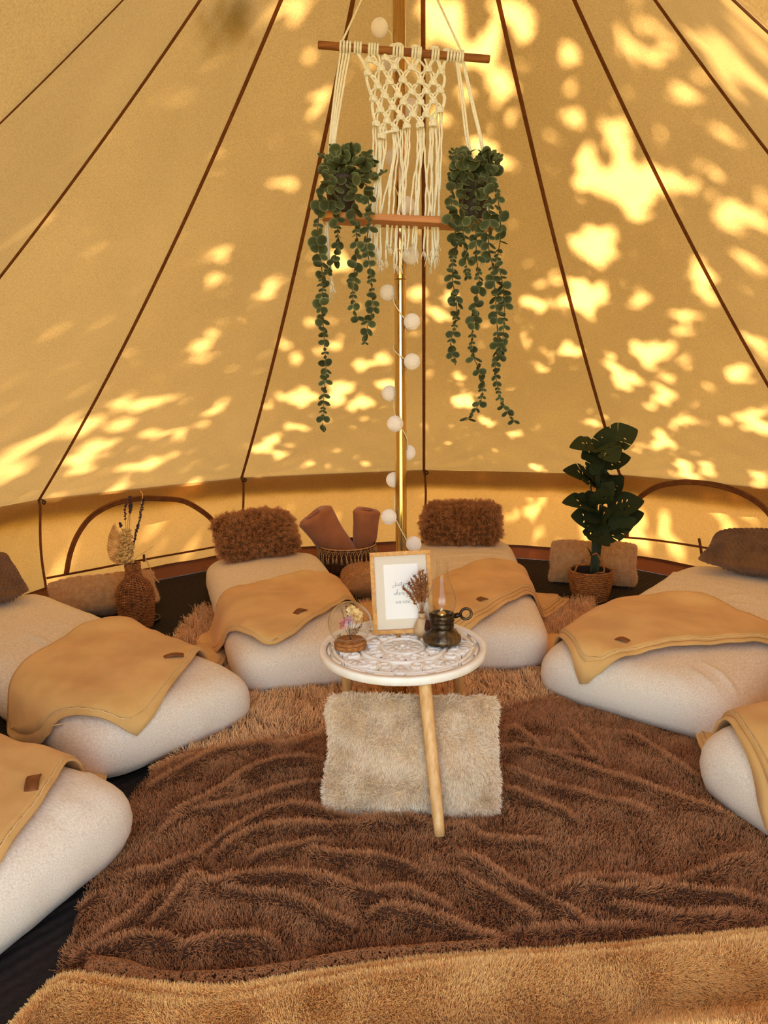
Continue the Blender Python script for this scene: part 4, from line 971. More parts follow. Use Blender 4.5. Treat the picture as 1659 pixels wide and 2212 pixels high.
euc(738, 'trailing eucalyptus with one very long strand, potted on the higher shelf end',
    [[(703, 395), (690, 450), (686, 520), (693, 560), (697, 620), (693, 650), (698, 700), (702, 760), (704, 800), (700, 850), (697, 922)], [(722, 410), (728, 480), (730, 530), (722, 560), (705, 590), (697, 612)],
     [(765, 420), (767, 480), (772, 540), (765, 590), (762, 640), (768, 680), (785, 695)], [(795, 405), (797, 480), (792, 530), (800, 580), (804, 640), (805, 668), (795, 700), (788, 742)]], ((757, 362, 56, 36), 84), 3,
    [[(712, 350), (690, 335)], [(800, 385), (836, 370)], [(725, 330), (718, 316)]])
euc(1022, 'trailing eucalyptus with five bushy strands, potted on the lower shelf end',
    [[(978, 405), (975, 470), (985, 510), (978, 560), (978, 610), (986, 650), (983, 700), (974, 740), (981, 778)], [(1000, 420), (1000, 500), (1005, 560), (1012, 602)],
     [(1028, 420), (1028, 500), (1030, 560), (1035, 610), (1028, 650), (1022, 700), (1020, 760), (1035, 800), (1042, 850), (1030, 880), (1006, 910)],
     [(1053, 415), (1058, 480), (1055, 530), (1065, 580), (1070, 640), (1073, 690), (1075, 750), (1070, 800), (1080, 860), (1095, 890), (1114, 914)],
     [(1074, 410), (1082, 500), (1075, 560), (1085, 610), (1090, 670), (1085, 740), (1075, 780)]], ((1024, 372, 50, 40), 84), 9, [[(980, 345), (983, 322)], [(1075, 350), (1070, 335)], [(1060, 340), (1060, 330)]])
# ------------------------------------------------------------------ round white table
TH = .42
_l, _r = G(688, 1408, TH), G(1050, 1392, TH); TRAD = np.linalg.norm(_r-_l)/2
TC = np.array([(_l[0]+_r[0])/2, G(868, 1466, TH)[1]+TRAD, 0])
m_white = M('white painted wood', (248, 240, 222), .5, col2=(240, 228, 204), vscale=20, spec=.4)
m_legw = M('pale pine leg', (226, 178, 112), .5, col2=(204, 152, 88), vscale=14, stretch=(6, 6, .5), spec=.4)
table = thing('side_table', 'round white side table with carved openwork top and pale wooden legs', 'table', tuple(TC))
R_ = TRAD
MB().lathe([(R_-.004, TH-.024), (R_, TH-.020), (R_, TH-.003), (R_-.003, TH), (R_-.018, TH), (R_-.020, TH-.008)], TC, 96, capb=False, capt=False).make('table_rim', m_white, table)
MB().lathe([(R_-.012, TH-.024), (R_-.012, TH-.011)], TC, 80).make('table_top', m_white, table)
rel = MB(); zt_ = TH-.011
def P2(r, a, z=0.): return TC+np.array([r*math.cos(a), r*math.sin(a), zt_+z])
def strip(pts, w, h):            # carved band with a rounded top and tapered ends
    pts = np.array(pts); n = len(pts); V = []
    for k in range(n):
        T = unit(pts[min(k+1, n-1)]-pts[max(k-1, 0)]); s_ = np.array([-T[1], T[0], 0]); f = w*min(1, .25+2.2*math.sin(PI*k/(n-1)))/2
        z = np.array([0, 0, 1.])
        V += [pts[k]-s_*f, pts[k]-s_*f*.8+z*h*.75, pts[k]+z*h, pts[k]+s_*f*.8+z*h*.75, pts[k]+s_*f]
    rel.grid(V, 5, n)
def petal(r, a, L, W, h, rot=0.):   # pointed raised petal, axis radial
    c = P2(r, a); u = np.array([math.cos(a+rot), math.sin(a+rot), 0]); v = np.array([-u[1], u[0], 0]); V = []
    for k in range(9):
        t = k/8; wd = W*math.sin(PI*t**.8)*.5+.0004
        for q, hh in ((-1, 0), (-.55, .8), (0, .55), (.55, .8), (1, 0)): V.append(c+u*(t-.5)*L+v*q*wd+np.array([0, 0, h*hh*(.4+.6*math.sin(PI*t))]))
    rel.grid(V, 5, 9)
for rr, w, h in ((.205, .009, .010), (.128, .008, .011), (.062, .007, .010), (.238, .004, .010)):
    rel.torus(TC+np.array([0, 0, zt_+h*.35]), R_*rr/.25, h*.62, seg=72, rs=8)
k_ = R_/.25
for i in range(12): petal(.040*k_, 2*PI*i/12, .040*k_, .020, .010)
for i in range(8): petal(.018*k_, 2*PI*i/8+.2, .024*k_, .012, .012)
MB_ball = rel.ball(TC+np.array([0, 0, zt_+.004]), .010, 14, 8, (1, 1, .8))
for i in range(8):               # inner scroll pairs and shells
    a0 = 2*PI*i/8+.12
    for sg in (-1, 1):
        sp = [P2((.095+.024*math.cos(t)*(1-t/9.5))*k_, a0+sg*(.22+.20*math.sin(t)*(1-t/9.5)), .0) for t in np.linspace(0, 7.2, 26)]; strip(sp, .009, .010)
    for q in (-.16, -.08, 0, .08, .16): petal(.112*k_, a0+PI/8+q*.9, .030*k_, .010, .010, q*2.2)
for i in range(8):               # outer band: tulips between scrolls and straps
    a0 = 2*PI*i/8-.06
    for q in (-.10, 0, .10): petal(.188*k_, a0+q*.8, .050*k_, .017, .013, q*3.5)
    petal(.158*k_, a0, .026*k_, .030, .010, PI/2)
    for sg in (-1, 1):
        sp = [P2((.166+.030*math.cos(t)*(1-t/10))*k_, a0+sg*(.27+.135*math.sin(t)*(1-t/10)), .0) for t in np.linspace(.4, 7.6, 28)]; strip(sp, .011, .012)
        strip([P2((.214-.052*t)*k_, a0+sg*(.06+.30*t), 0) for t in np.linspace(0, 1, 8)], .009, .010)
        strip([P2((.222)*k_, a0+sg*(.08+.26*t), 0) for t in np.linspace(0, 1, 8)], .010, .011)
rel.make('carved_relief', m_white, table)
hole_shade = MB()  # flat discs on the solid top, shade of the openwork put in their colour
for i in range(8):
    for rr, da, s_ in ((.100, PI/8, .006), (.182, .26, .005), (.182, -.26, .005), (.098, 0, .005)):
        c = P2(rr*k_, 2*PI*i/8+da+.05, .0006); hole_shade.add([c+np.array([s_*math.cos(t), s_*.8*math.sin(t), 0]) for t in np.arange(8)*PI/4], [tuple(range(8))])
hole_shade.make('painted_hole_shade', M('painted hole shade', (120, 104, 84), 1), table, kind='stuff', smooth=False)
legs = [((915, 1474), G(950, 1812, .02)), None, None]
def leg(top, foot, lb=None):
    top, foot = np.array(top), np.array(foot); n = 12
    P = [top+(foot-top)*k/n for k in range(n+1)]
    MB().tube(P, [.0185-.0035*k/n for k in range(n)]+[.0135], 20).make('leg', m_legw, table, lb)
ft = G(950, 1806, .028)
leg((.012+TC[0]*0+G(917, 1474, TH-.02)[0]-.012, G(917, 1474, TH-.02)[1]+.03, TH-.012), ft)
for px_t, px_b, ft_ in ((752, 750, (-.235, -.335, .03)), (984, 996, (.215, -.335, .03))):
    ft_ = np.array(ft_); d = ray(px_t, 1462); tt = G(px_t, 1462, TH-.03); tp = tt+(ft_-tt)*-.04; dirn = unit(ft_-TC)
    tp = np.array([TC[0]+dirn[0]*.155, TC[1]+dirn[1]*.155, TH-.012]); x_at = Y(px_t, 1480, tp[1]+.01)[0]; leg((x_at, tp[1], TH-.012), (Y(px_b, 1560, ft_[1])[0], ft_[1], .03))
ZT = TH+.0015

# ------------------------------------------------------------------ things on the table
def glass_mat(name, tint=(1, 1, 1), edge=.55):
    m = bpy.data.materials.new(name); m.use_nodes = True; nt = m.node_tree; N = nt.nodes; L = nt.links; N.remove(N['Principled BSDF'])
    tr = N.new('ShaderNodeBsdfTransparent'); tr.inputs[0].default_value = (*tint, 1); g = N.new('ShaderNodeBsdfGlossy'); g.inputs['Roughness'].default_value = .03
    f = N.new('ShaderNodeLayerWeight'); f.inputs[0].default_value = .5; pw = N.new('ShaderNodeMath'); pw.operation = 'POWER'; pw.inputs[1].default_value = 3.0; L.new(f.outputs['Facing'], pw.inputs[0])
    mu = N.new('ShaderNodeMath'); mu.operation = 'MULTIPLY_ADD'; mu.inputs[1].default_value = edge*.9; mu.inputs[2].default_value = .035*edge; mu.use_clamp = True
    mx = N.new('ShaderNodeMixShader'); L.new(pw.outputs[0], mu.inputs[0]); L.new(mu.outputs[0], mx.inputs[0]); L.new(tr.outputs[0], mx.inputs[1]); L.new(g.outputs[0], mx.inputs[2]); L.new(mx.outputs[0], N['Material Output'].inputs[0])
    return m
m_glass = glass_mat('clear glass', (.97, .97, .95), 1.0)
# picture frame
BL, BR = G(808, 1371, ZT+.001), G(937, 1366, ZT+.001); yb = (BL[1]+BR[1])/2
BR = np.array([BR[0], BL[1]*.4+BR[1]*.6, ZT+.001]); BL[2] = BR[2]
TLp = Y(797, 1197, yb+.055); TRp = Y(929, 1187, yb+.055)
e1 = unit((BR-BL)+(TRp-TLp)); upv = ((TLp+TRp)-(BL+BR))/2; fh = np.linalg.norm(upv); e2 = unit(upv-e1*(upv@e1)*.0); e3 = unit(np.cross(e1, e2)); fw = (np.linalg.norm(BR-BL)+np.linalg.norm(TRp-TLp))/2
fc = (BL+BR)/2+upv/2+np.array([0, 0, .002])
m_oak = M('light oak frame', (222, 164, 84), .5, col2=(190, 130, 58), vscale=9, stretch=(9, 9, 9), thr=(.3, .7), bump=.1, bscale=60, bstretch=(8, 8, 1), spec=.4)
m_paper = M('warm white paper', (240, 228, 212), .85); m_mat = M('cream passe-partout', (220, 196, 160), .9); m_ink = M('grey ink', (96, 84, 74), .9)
fr = thing('picture_frame', 'light oak picture frame with a handwritten print, standing on the white table', 'frame', tuple((BL+BR)/2))
bw, bt = .0135, .009
hw_, hh_ = fw/2, fh/2
for nm, c, ax, ay in (('frame_bar', e2*(hh_-bw/2), e1*hw_, e2*bw/2), ('frame_bar', -e2*(hh_-bw/2), e1*hw_, e2*bw/2), ('frame_bar', e1*(hw_-bw/2), e1*bw/2, e2*(hh_-bw)), ('frame_bar', -e1*(hw_-bw/2), e1*bw/2, e2*(hh_-bw))):
    bevel(MB().box(fc+c, ax, ay, e3*bt).make(nm, m_oak, fr), .0012)
MB().box(fc-e3*.007, e1*(hw_-.004), e2*(hh_-.004), e3*.001).make('backing_board', M('frame backing', (150, 120, 84), .9), fr)
# mat with a bevelled window: outer ring of four trapezoids sloping to the print
iw, ih = hw_-bw, hh_-bw; mw, mh = iw*.655, ih*.745; oc_ = e2*.002
V = [fc+x*e1+y*e2-e3*.002 for x, y in ((-iw, -ih), (iw, -ih), (iw, ih), (-iw, ih))]+[fc+oc_+x*e1+y*e2-e3*.005 for x, y in ((-mw, -mh), (mw, -mh), (mw, mh), (-mw, mh))]
MB().add(V, [(0, 1, 5, 4), (1, 2, 6, 5), (2, 3, 7, 6), (3, 0, 4, 7)]).make('passe_partout', m_mat, fr, smooth=False)
MB().add(V[4:], [(0, 1, 2, 3)]).make('print_sheet', m_paper, fr, smooth=False)
GLY = {'u': ([[(0,.9),(.08,.25),(.3,0),(.58,.3),(.66,.95),(.66,.3),(.8,0),(1.0,.25)]], .95), 's': ([[(-.05,.1),(.25,.6),(.4,1.0),(.48,.5),(.38,.08),(.1,.02)]], .72), 't': ([[(-.05,.2),(.22,1.0),(.32,1.7),(.28,.6),(.38,.05),(.6,.2)],[(.0,1.3),(.3,1.32),(.75,1.4)]], .62),
'e': ([[(-.05,.25),(.3,.45),(.5,.8),(.3,1.0),(.1,.6),(.18,.1),(.48,.0),(.8,.3)]], .78), 'n': ([[(0,.9),(.1,.4),(.08,0),(.2,.6),(.4,.95),(.55,.7),(.55,.1),(.7,0),(.9,.25)]], .9), 'j': ([[(.3,.9),(.3,-.4),(.1,-1.0),(-.2,-.8),(.1,-.3),(.6,.2)],[(.3,1.4),(.34,1.44)]], .62),
'o': ([[(.5,.9),(.15,.8),(.05,.35),(.25,0),(.55,.2),(.6,.7),(.4,.95),(.6,.85),(.85,.9)]], .84), 'y': ([[(0,.9),(.1,.35),(.35,.15),(.6,.5),(.7,.95),(.65,.1),(.5,-.8),(.2,-1.1),(.05,-.8),(.4,-.3),(.95,.2)]], .95), 'w': ([[(0,.9),(.08,.2),(.25,0),(.45,.3),(.5,.85),(.52,.3),(.7,.0),(.9,.3),(.95,.95),(1.15,.85)]], 1.12),
'h': ([[(-.05,.2),(.25,1.2),(.35,2.0),(.22,2.1),(.15,1.2),(.1,0),(.2,.6),(.42,.95),(.58,.7),(.58,.1),(.75,0),(.95,.25)]], .93), 'r': ([[(-.02,.3),(.2,.9),(.25,1.08),(.35,.9),(.55,.9),(.5,.3),(.6,.02),(.85,.25)]], .8), 'a': ([[(.6,.85),(.3,.95),(.05,.5),(.2,.02),(.5,.25),(.62,.9),(.6,.2),(.75,0),(.95,.25)]], .93),
'J': ([[(1.15,2.1),(1.05,.6),(.85,-.6),(.3,-.95),(-.35,-.6),(-.2,-.05),(.6,.15),(1.5,.25)]], 1.5), '.': ([[(0,.0),(.04,.04)]], .3), ' ': ([], .45)}
def onpaper(px, py):
    d = ray(px, py); o = fc-e3*.0044; t = ((o-CAM)@e3)/(d@e3); return CAM+d*t
ink = MB()
for txt, x0, y0, x1, y1, xh in (('Just enjoy', 636, 792, 1040, 768, 50), ('where you', 655, 972, 1040, 950, 50), ('are now.', 690, 1142, 992, 1122, 48)):
    tot = sum(GLY[c][1] for c in txt); sx = math.hypot(x1-x0, y1-y0)/tot; ux = np.array([x1-x0, y1-y0])/math.hypot(x1-x0, y1-y0); uy = np.array([ux[1], -ux[0]]); cur = 0
    for c in txt:
        for st in GLY[c][0]:
            pts = []
            for gx_, gy_ in crv(st, 5): 
                q = np.array([x0, y0])+ux*(cur+gx_)*sx+uy*gy_*xh*(1 if c != 'J' else .85); pts.append(onpaper(780+q[0]/9.217, 1180+q[1]/9.217))
            ink.tube(pts, .00036, 4)
        cur += GLY[c][1]
ink.make('handwriting', m_ink, fr, 'grey cursive words Just enjoy where you are now.', kind='stuff')
MB().add([fc+x*e1+y*e2+e3*.001 for x, y in ((-iw, -ih), (iw, -ih), (iw, ih), (-iw, ih))], [(0, 1, 2, 3)]).make('glass_pane', glass_mat('frame glass', (.98, .98, .98), .9), fr, smooth=False)
bk = fc-e3*.009; MB().box(bk-e2*hh_*.35-e3*.012, e1*.02, e2*hh_*.5+e3*.012, unit(np.cross(e1, e2*hh_*.5+e3*.012))*.0015).make('stand_strut', m_oak, fr)
# small vase with tassel and dried grass
vb = G(912, 1368, ZT); vb[1] = -.405; vb[0] = Y(912, 1368, vb[1])[0]; vb[2] = ZT
m_clay = M('beige clay', (206, 172, 130), .8, col2=(192, 156, 112), vscale=40)
vz = thing('bud_vase', 'small beige bud vase with a reddish brown tassel, between framed print and oil lamp', 'vase', tuple(vb))
mb = MB(); prof = [(.012, 0), (.022, .003), (.0275, .014), (.0275, .022), (.022, .036), (.014, .050), (.0105, .060), (.0105, .068), (.0125, .074), (.0095, .074)]
mb.lathe(prof, vb, 28, capt=False); mb.make('vase_body', m_clay, vz)
tz = vb+np.array([0.004, -.006, .060]); m_tas = M('reddish brown tassel', (96, 44, 26), .9, col2=(74, 32, 20), vscale=60)
MB().torus(tz, .0125, .0018, seg=18, rs=6).make('jute_tie', M('jute tie', (176, 128, 76), .9), vz)
mb = MB()
for k in range(26):
    a = random.uniform(-1.2, 1.2); p0 = tz+np.array([.012, -.012, 0])+np.array([.004*math.sin(a), -.003, -.004]); p1 = p0+np.array([.007*math.sin(a)+.001, -.004*math.cos(a), -.052+random.uniform(0, .004)])
    mb.tube(crv([p0, (p0+p1)/2+np.array([.003*math.sin(a), -.003, 0]), p1], 3), .0011, 4)
mb.make('tassel', m_tas, vz)
gt = thing('dried_grass', 'bunch of reddish brown dried grass standing in the small beige vase', 'dried grass', tuple(vb+np.array([0, 0, .07])))
m_rust = M('rust dried grass', (166, 104, 54), .9, col2=(120, 68, 32), vscale=50)
for tip in ((872, 1270), (884, 1262), (897, 1247), (907, 1240), (913, 1236), (918, 1245), (921, 1260), (890, 1255), (903, 1255)):
    mb = MB(); e = Y(*tip, vb[1]+random.uniform(-.02, .01)); root = vb+np.array([0, 0, .06]); P = crv([root, root*.5+e*.5+np.array([.004, 0, .006]), e], 8); mb.tube(P, .0007, 4)
    for k in range(6, len(P)):
        for q in range(5):
            d = unit(unit(e-root)*1.0+RNG.normal(size=3)*.55); mb.tube([P[k], P[k]+d*.006, P[k]+d*.011], [.0012, .0016, .0005], 4)
    mb.make('grass_stalk', m_rust, gt)
# oil lamp
lb_ = G(955, 1392, ZT); m_iron = M('worn cast metal', (58, 46, 36), .38, .85, col2=(150, 126, 90), vscale=26, stretch=(1, 1, .5), thr=(.42, .72), bump=.35, bscale=70, spec=.5)
lampx = G(955, 1386, ZT); lampx[2] = ZT; S_ = np.linalg.norm(G(997, 1386, ZT)-G(914, 1388, ZT))/2
lamp = thing('oil_lamp', 'antique looking oil lamp with dark worn metal base, ring handle and clear glass chimney', 'lamp', tuple(lampx))
s_ = S_/.055
MB().lathe([(.046*s_, 0), (.054*s_, .004*s_), (.055*s_, .012*s_), (.053*s_, .018*s_), (.046*s_, .026*s_), (.036*s_, .034*s_), (.031*s_, .040*s_), (.031*s_, .043*s_)], lampx, 48).make('lamp_base', m_iron, lamp)
MB().lathe([(.029*s_, .042*s_), (.034*s_, .045*s_), (.034*s_, .056*s_), (.031*s_, .059*s_), (.035*s_, .062*s_), (.036*s_, .066*s_), (.034*s_, .070*s_), (.037*s_, .075*s_), (.037*s_, .082*s_), (.035*s_, .084*s_), (.031*s_, .082*s_), (.030*s_, .074*s_)], lampx, 48).make('burner_collar', m_iron, lamp)
hc = lampx+np.array([.056*s_, -.004, .081*s_]); MB().torus(hc+np.array([.012*s_, 0, .002]), .0155*s_, .0042*s_, axis=(.05, -1, .0), seg=28, rs=8).make('ring_handle', m_iron, lamp)
MB().tube([lampx+np.array([.034*s_, -.002, .076*s_]), lampx+np.array([.045*s_, -.003, .079*s_]), hc], [.007*s_, .0075*s_, .005*s_], 10).make('handle_boss', m_iron, lamp)
MB().lathe([(.012*s_, .072*s_), (.013*s_, .084*s_), (.010*s_, .088*s_), (.004*s_, .092*s_)], lampx, 20).make('wick_holder', M('pale brass', (214, 178, 110), .3, .9), lamp)
MB().tube([lampx+np.array([-.003, 0, .09*s_]), lampx+np.array([0.0, 0, .10*s_])], .0035, 6).make('wick', M('cotton wick', (230, 214, 180), .9), lamp)
ch = [(.027, .078), (.031, .086), (.0375, .100), (.041, .116), (.040, .130), (.034, .150), (.027, .168), (.0215, .184), (.0185, .200), (.0182, .236)]
Pc = crv([(a, b, 0) for a, b in ch], 5); MB().lathe([(p[0]*s_, p[1]*s_) for p in Pc], lampx, 48, capb=False, capt=False).make('glass_chimney', m_glass, lamp)
MB().torus(lampx+np.array([0, 0, .236*s_]), .0183*s_, .0007, seg=40, rs=6).make('chimney_lip', m_glass, lamp)
# glass dome on cork with dried flowers
db = G(757, 1397, ZT); db[2] = ZT; S2 = np.linalg.norm(G(793, 1397, ZT)-G(722, 1398, ZT))/2
m_cork = M('cork', (186, 122, 62), .9, col2=(140, 84, 38), vscale=70, thr=(.3, .7), bump=.5, bscale=120)
dome = thing('glass_dome', 'clear glass globe on a round cork base with dried flowers inside', 'decoration', tuple(db))
MB().lathe([(S2*.97, 0), (S2, .003), (S2*.97, .014), (S2*.93, .021), (S2*.90, .0225)], db, 40).make('cork_base', m_cork, dome)
MB().torus(db+np.array([0, 0, .0145]), S2*.965, .0012, seg=40, rs=6).make('cork_groove', M('dark cork edge', (120, 70, 32), .9), dome)
gc = db+np.array([0, 0, .0225+S2*1.06]); gr = S2*1.33
MB().lathe([(gr*math.sin(a), -gr*math.cos(a)) for a in np.linspace(.62, PI-.001, 30)], gc, 48, capb=False, capt=False).make('glass_globe', m_glass, dome)
base = db+np.array([0, 0, .0225]); RX = unit(np.array([1, 0, 0]))
def flower_stem(nm, P, mat, r=.0007, parent=None): return MB().tube(crv(P, 5), r, 4).make(nm, mat, parent)
m_ivory = M('ivory petal', (248, 226, 170), .8, transl=.3); m_pinkp = M('dusty pink petal', (226, 160, 150), .8, transl=.3); m_drys = M('dry brown stem', (112, 80, 48), .9); m_lav = M('dark lavender bud', (64, 46, 58), .9)
def rosette(c, r, n, mat, nm, parent):
    mb = MB()
    for k in range(n):
        u = unit(RNG.normal(size=3)+np.array([0, -.4, .5])); x = unit(np.cross(u, RNG.normal(size=3))); y = np.cross(u, x); V = []
        for j in range(4):
            for i in range(4):
                a, b = i/3-.5, j/3; V.append(c+u*r*(.35+.65*b)+x*a*r*1.0*math.sin(PI*(.25+.6*b))+y*(.35*b*b-.25*(a*2)**2*.5)*r)
        mb.grid(V, 4, 4)
    return mb.make(nm, mat, parent)
fl_t = thing('dried_flowers', 'tiny bouquet of ivory rose, pink blossom and dark sprigs inside the glass globe', 'dried flowers', tuple(base))
g_ = gr/.046
for c, r, n, m, nm in (((.010, -.002, .056), .015, 22, m_ivory, 'ivory_blossom'), ((.004, 0, .066), .010, 14, m_ivory, 'ivory_blossom'), ((-.013, -.008, .037), .011, 20, m_pinkp, 'pink_blossom'), ((-.003, -.012, .044), .009, 16, m_pinkp, 'pink_blossom'), ((.021, .002, .054), .008, 10, m_ivory, 'ivory_blossom')):
    c = base+np.array(c)*g_; b = rosette(c, r*g_, n, m, nm, fl_t); flower_stem('stem', [base+np.array([random.uniform(-.003, .003), 0, .001]), (base+c)/2, c], m_drys, .0008, fl_t)
for tip in ((-.008, 0, .079), (-.016, -.004, .067), (.030, -.008, .046), (.024, -.012, .034), (-.006, .004, .072), (.012, -.014, .030)):
    e = base+np.array(tip)*g_; mb = MB(); P = crv([base, (base+e)/2+np.array([.002, -.002, .002]), e], 6); mb.tube(P, .0006, 4)
    for k in range(5, len(P)):
        for q in range(3): mb.ball(P[k]+RNG.normal(size=3)*.0018, .0012, 5, 4)
    mb.make('dark_sprig', m_lav if tip[0] < 0 else m_drys, fl_t)
MB().tube(crv([base+np.array([-.024*g_, -.012, .008]), base+np.array([-.01*g_, -.02, .003]), base+np.array([.006*g_, -.016, .006]), base+np.array([.002*g_, -.004, .012])], 6), .0008, 4).make('light_wire', M('copper wire', (200, 150, 90), .4, .8), dome)

# ------------------------------------------------------------------ monstera in a seagrass basket
m_sea = M('coiled seagrass', (182, 118, 58), .85, col2=(124, 76, 34), vscale=55, stretch=(1, 1, 2.2), bump=.6, bscale=130)
bc = G(1284, 1303, .002); bc = np.array([bc[0], bc[1]+.085, 0]); zr = Y(1283, 1229, bc[1])[2]
rr0 = np.linalg.norm(Y(1238, 1260, bc[1])-Y(1328, 1258, bc[1]))/2*.96
def rope(mb, c, R0, r, axis=(0, 0, 1), seg=72, tw=26, ph=0.):
    """ring of twisted strand: a torus whose section swells in slanted bumps"""
    pts = []; rad = []
    for k in range(seg): a = 2*PI*k/seg; pts.append(c+np.array([R0*math.cos(a), R0*math.sin(a), 0])); rad.append(r*(1+.22*math.sin(a*tw+ph)))
    mb.tube(pts, rad, 6, True)
bsk = thing('seagrass_basket', 'round coiled seagrass basket with rope handles, holding the monstera', 'basket', tuple(bc+np.array([0, 0, .003])))
nc = 15
for k in range(nc):
    t = k/(nc-1); z = .008+(zr-.014)*t; R0 = rr0*(.80+.22*math.sin(min(1, t*1.25)*PI/2)); mb = MB(); rope(mb, bc+np.array([0, 0, z]), R0, (zr/nc)*.56, tw=30, ph=k*1.7); mb.make('coil', m_sea, bsk)
MB().lathe([(.001, .004), (rr0*.78, .005)], bc, 32, capt=False, capb=False).make('basket_bottom', m_sea, bsk)
MB().lathe([(rr0*.84, .012), (rr0*.96, zr-.01)], bc, 36, capb=False, capt=False).make('inner_liner', M('dark liner', (52, 36, 24), .9), bsk)
ha = bc+np.array([0, 0, zr])
for L in ([(1241, 1236), (1250, 1218), (1270, 1203), (1290, 1194)], [(1290, 1196), (1300, 1215), (1305, 1228), (1304, 1240)]):
    MB().tube([Y(*p, bc[1]-.02) for p in crv(L, 7)], .0055, 7).make('rope_handle', m_sea, bsk)
MB().tube([Y(*p, bc[1]-.03-.02*math.sin(i/20*PI)) for i, p in enumerate(crv([(1280, 1242), (1292, 1238), (1305, 1238), (1318, 1246)], 7))], .0055, 7).make('rope_handle', m_sea, bsk)
m_mon = leafmat('monstera leaf', (40, 47, 22), (40, 47, 22)); m_mstem = M('dark green stalk', (58, 66, 36), .65, col2=(44, 50, 28), vscale=20, stretch=(3, 3, .5))
def monstera_mesh(seed):
    rg = random.Random(seed); pts = []
    n = 30
    for k in range(n+1):         # half outline from base notch to tip, then mirrored
        t = k/n; a = PI*(1-t); w = .52*(math.sin(a)**.75)*(1-.28*t); pts.append([w, -.10*math.sin(min(1, t*3.3)*PI)+t*1.05])
    slots = [[(.45, .035)], [(.40, .035), (.66, .03)], [(.55, .035)], []][seed % 4]; cut = [1, 1] if seed % 2 else [1, 0]
    R = []
    for x, y in pts:
        R.append((x, y))
    def side(sg):
        out = []
        for k, (x, y) in enumerate(R):
            out.append((sg*x, y))
            for (sy, sw) in slots:
                if cut[sg > 0] and k+1 < len(R) and R[k][1] <= sy < R[k+1][1] and sy > .2: out += [(sg*x*.98, sy-sw*.4), (sg*x*.42, sy-.14), (sg*x*.95, sy+sw*.5)]
        return out
    a = side(1); b = side(-1); outl = a+b[::-1][1:-1]
    from mathutils.geometry import delaunay_2d_cdt
    cl = []
    for p in outl:
        if not cl or math.hypot(p[0]-cl[-1][0], p[1]-cl[-1][1]) > .012: cl.append(p)
    vs_ = [Vector(p) for p in cl]; ed = [(i, (i+1) % len(cl)) for i in range(len(cl))]; holes = []
    for sg in (-1, 1):
        for hy, hx in ((.30, .13), (.46, .15), (.60, .12)):
            if rg.random() < .75:
                m0 = len(vs_); c = Vector((sg*hx, hy)); dr = Vector((sg*.85, .5)).normalized(); pr_ = Vector((-dr.y, dr.x))
                for q in range(8): a_ = 2*PI*q/8; vs_.append(c+dr*.052*math.cos(a_)+pr_*.017*math.sin(a_))
                ed += [(m0+q, m0+(q+1) % 8) for q in range(8)]; holes.append((c, dr, pr_))
    for iy in range(1, 10):
        for ix in (-.3, -.16, 0, .16, .3): vs_.append(Vector((ix+.001*iy, iy*.1+.011)))
    ov, oe, of, *_ = delaunay_2d_cdt(vs_, ed, [], 0, 1e-5)
    def inside(p):
        c = False; n_ = len(cl); j = n_-1
        for i in range(n_):
            if ((cl[i][1] > p[1]) != (cl[j][1] > p[1])) and p[0] < (cl[j][0]-cl[i][0])*(p[1]-cl[i][1])/(cl[j][1]-cl[i][1])+cl[i][0]: c = not c
            j = i
        return c
    F = []
    for f in of:
        c = sum((ov[i] for i in f), Vector((0, 0)))/len(f)
        if inside(c) and not any(abs((c-h).dot(dr)/.052)**2+abs((c-h).dot(pp)/.017)**2 < .92 for h, dr, pp in holes): F.append(tuple(f))
    V = [(v.x, v.y, -.25*(v.y-.3)**2*1.2+.22*abs(v.x)**1.3+.02*math.sin(abs(v.x)*18+v.y*20)) for v in ov]
    me = MB().add(V, F).mesh('leaf', m_mon); a = me.attributes.new('rim', 'FLOAT', 'POINT'); return me
MON = [monstera_mesh(s) for s in (1, 2, 3, 4)]
mp0 = bc+np.array([0, 0, .02]); mon = thing('monstera_plant', 'tall dark green artificial monstera standing in the seagrass basket', 'plant', tuple(mp0))
ym = bc[1]
MB().lathe([(.06, .02), (.07, .10), (.068, .10), (.02, .105), (.001, .105)], bc, 28, capt=False).make('inner_pot', m_black, mon)
MB().tube([Y(*p, ym) for p in crv([(1283, 1268), (1284, 1245), (1287, 1205), (1288, 1160), (1290, 1120)], 6)], np.linspace(.022, .014, 25), 12).make('stalk', m_mstem, mon)
for p in ([(1290, 1245), (1296, 1190), (1302, 1150), (1311, 1110)], [(1276, 1240), (1280, 1180), (1278, 1100), (1276, 1040)], [(1284, 1240), (1286, 1150), (1292, 1060), (1300, 990)], [(1288, 1240), (1298, 1140), (1305, 1050), (1316, 985)], [(1280, 1240), (1284, 1130), (1300, 1040), (1312, 1000)]):
    MB().tube([Y(*q, ym-.015) for q in crv(p, 6)], np.linspace(.007, .004, len(crv(p, 6))), 7).make('stalk', m_mstem, mon)
for a, b in (((1278, 1200), (1268, 1182)), ((1294, 1196), (1300, 1180))): MB().tube([Y(*a, ym-.02), Y((a[0]+b[0])/2, (a[1]+b[1])/2-2, ym-.03), Y(*b, ym-.035)], [.006, .004, .0006], 6).make('sheath', m_mstem, mon)
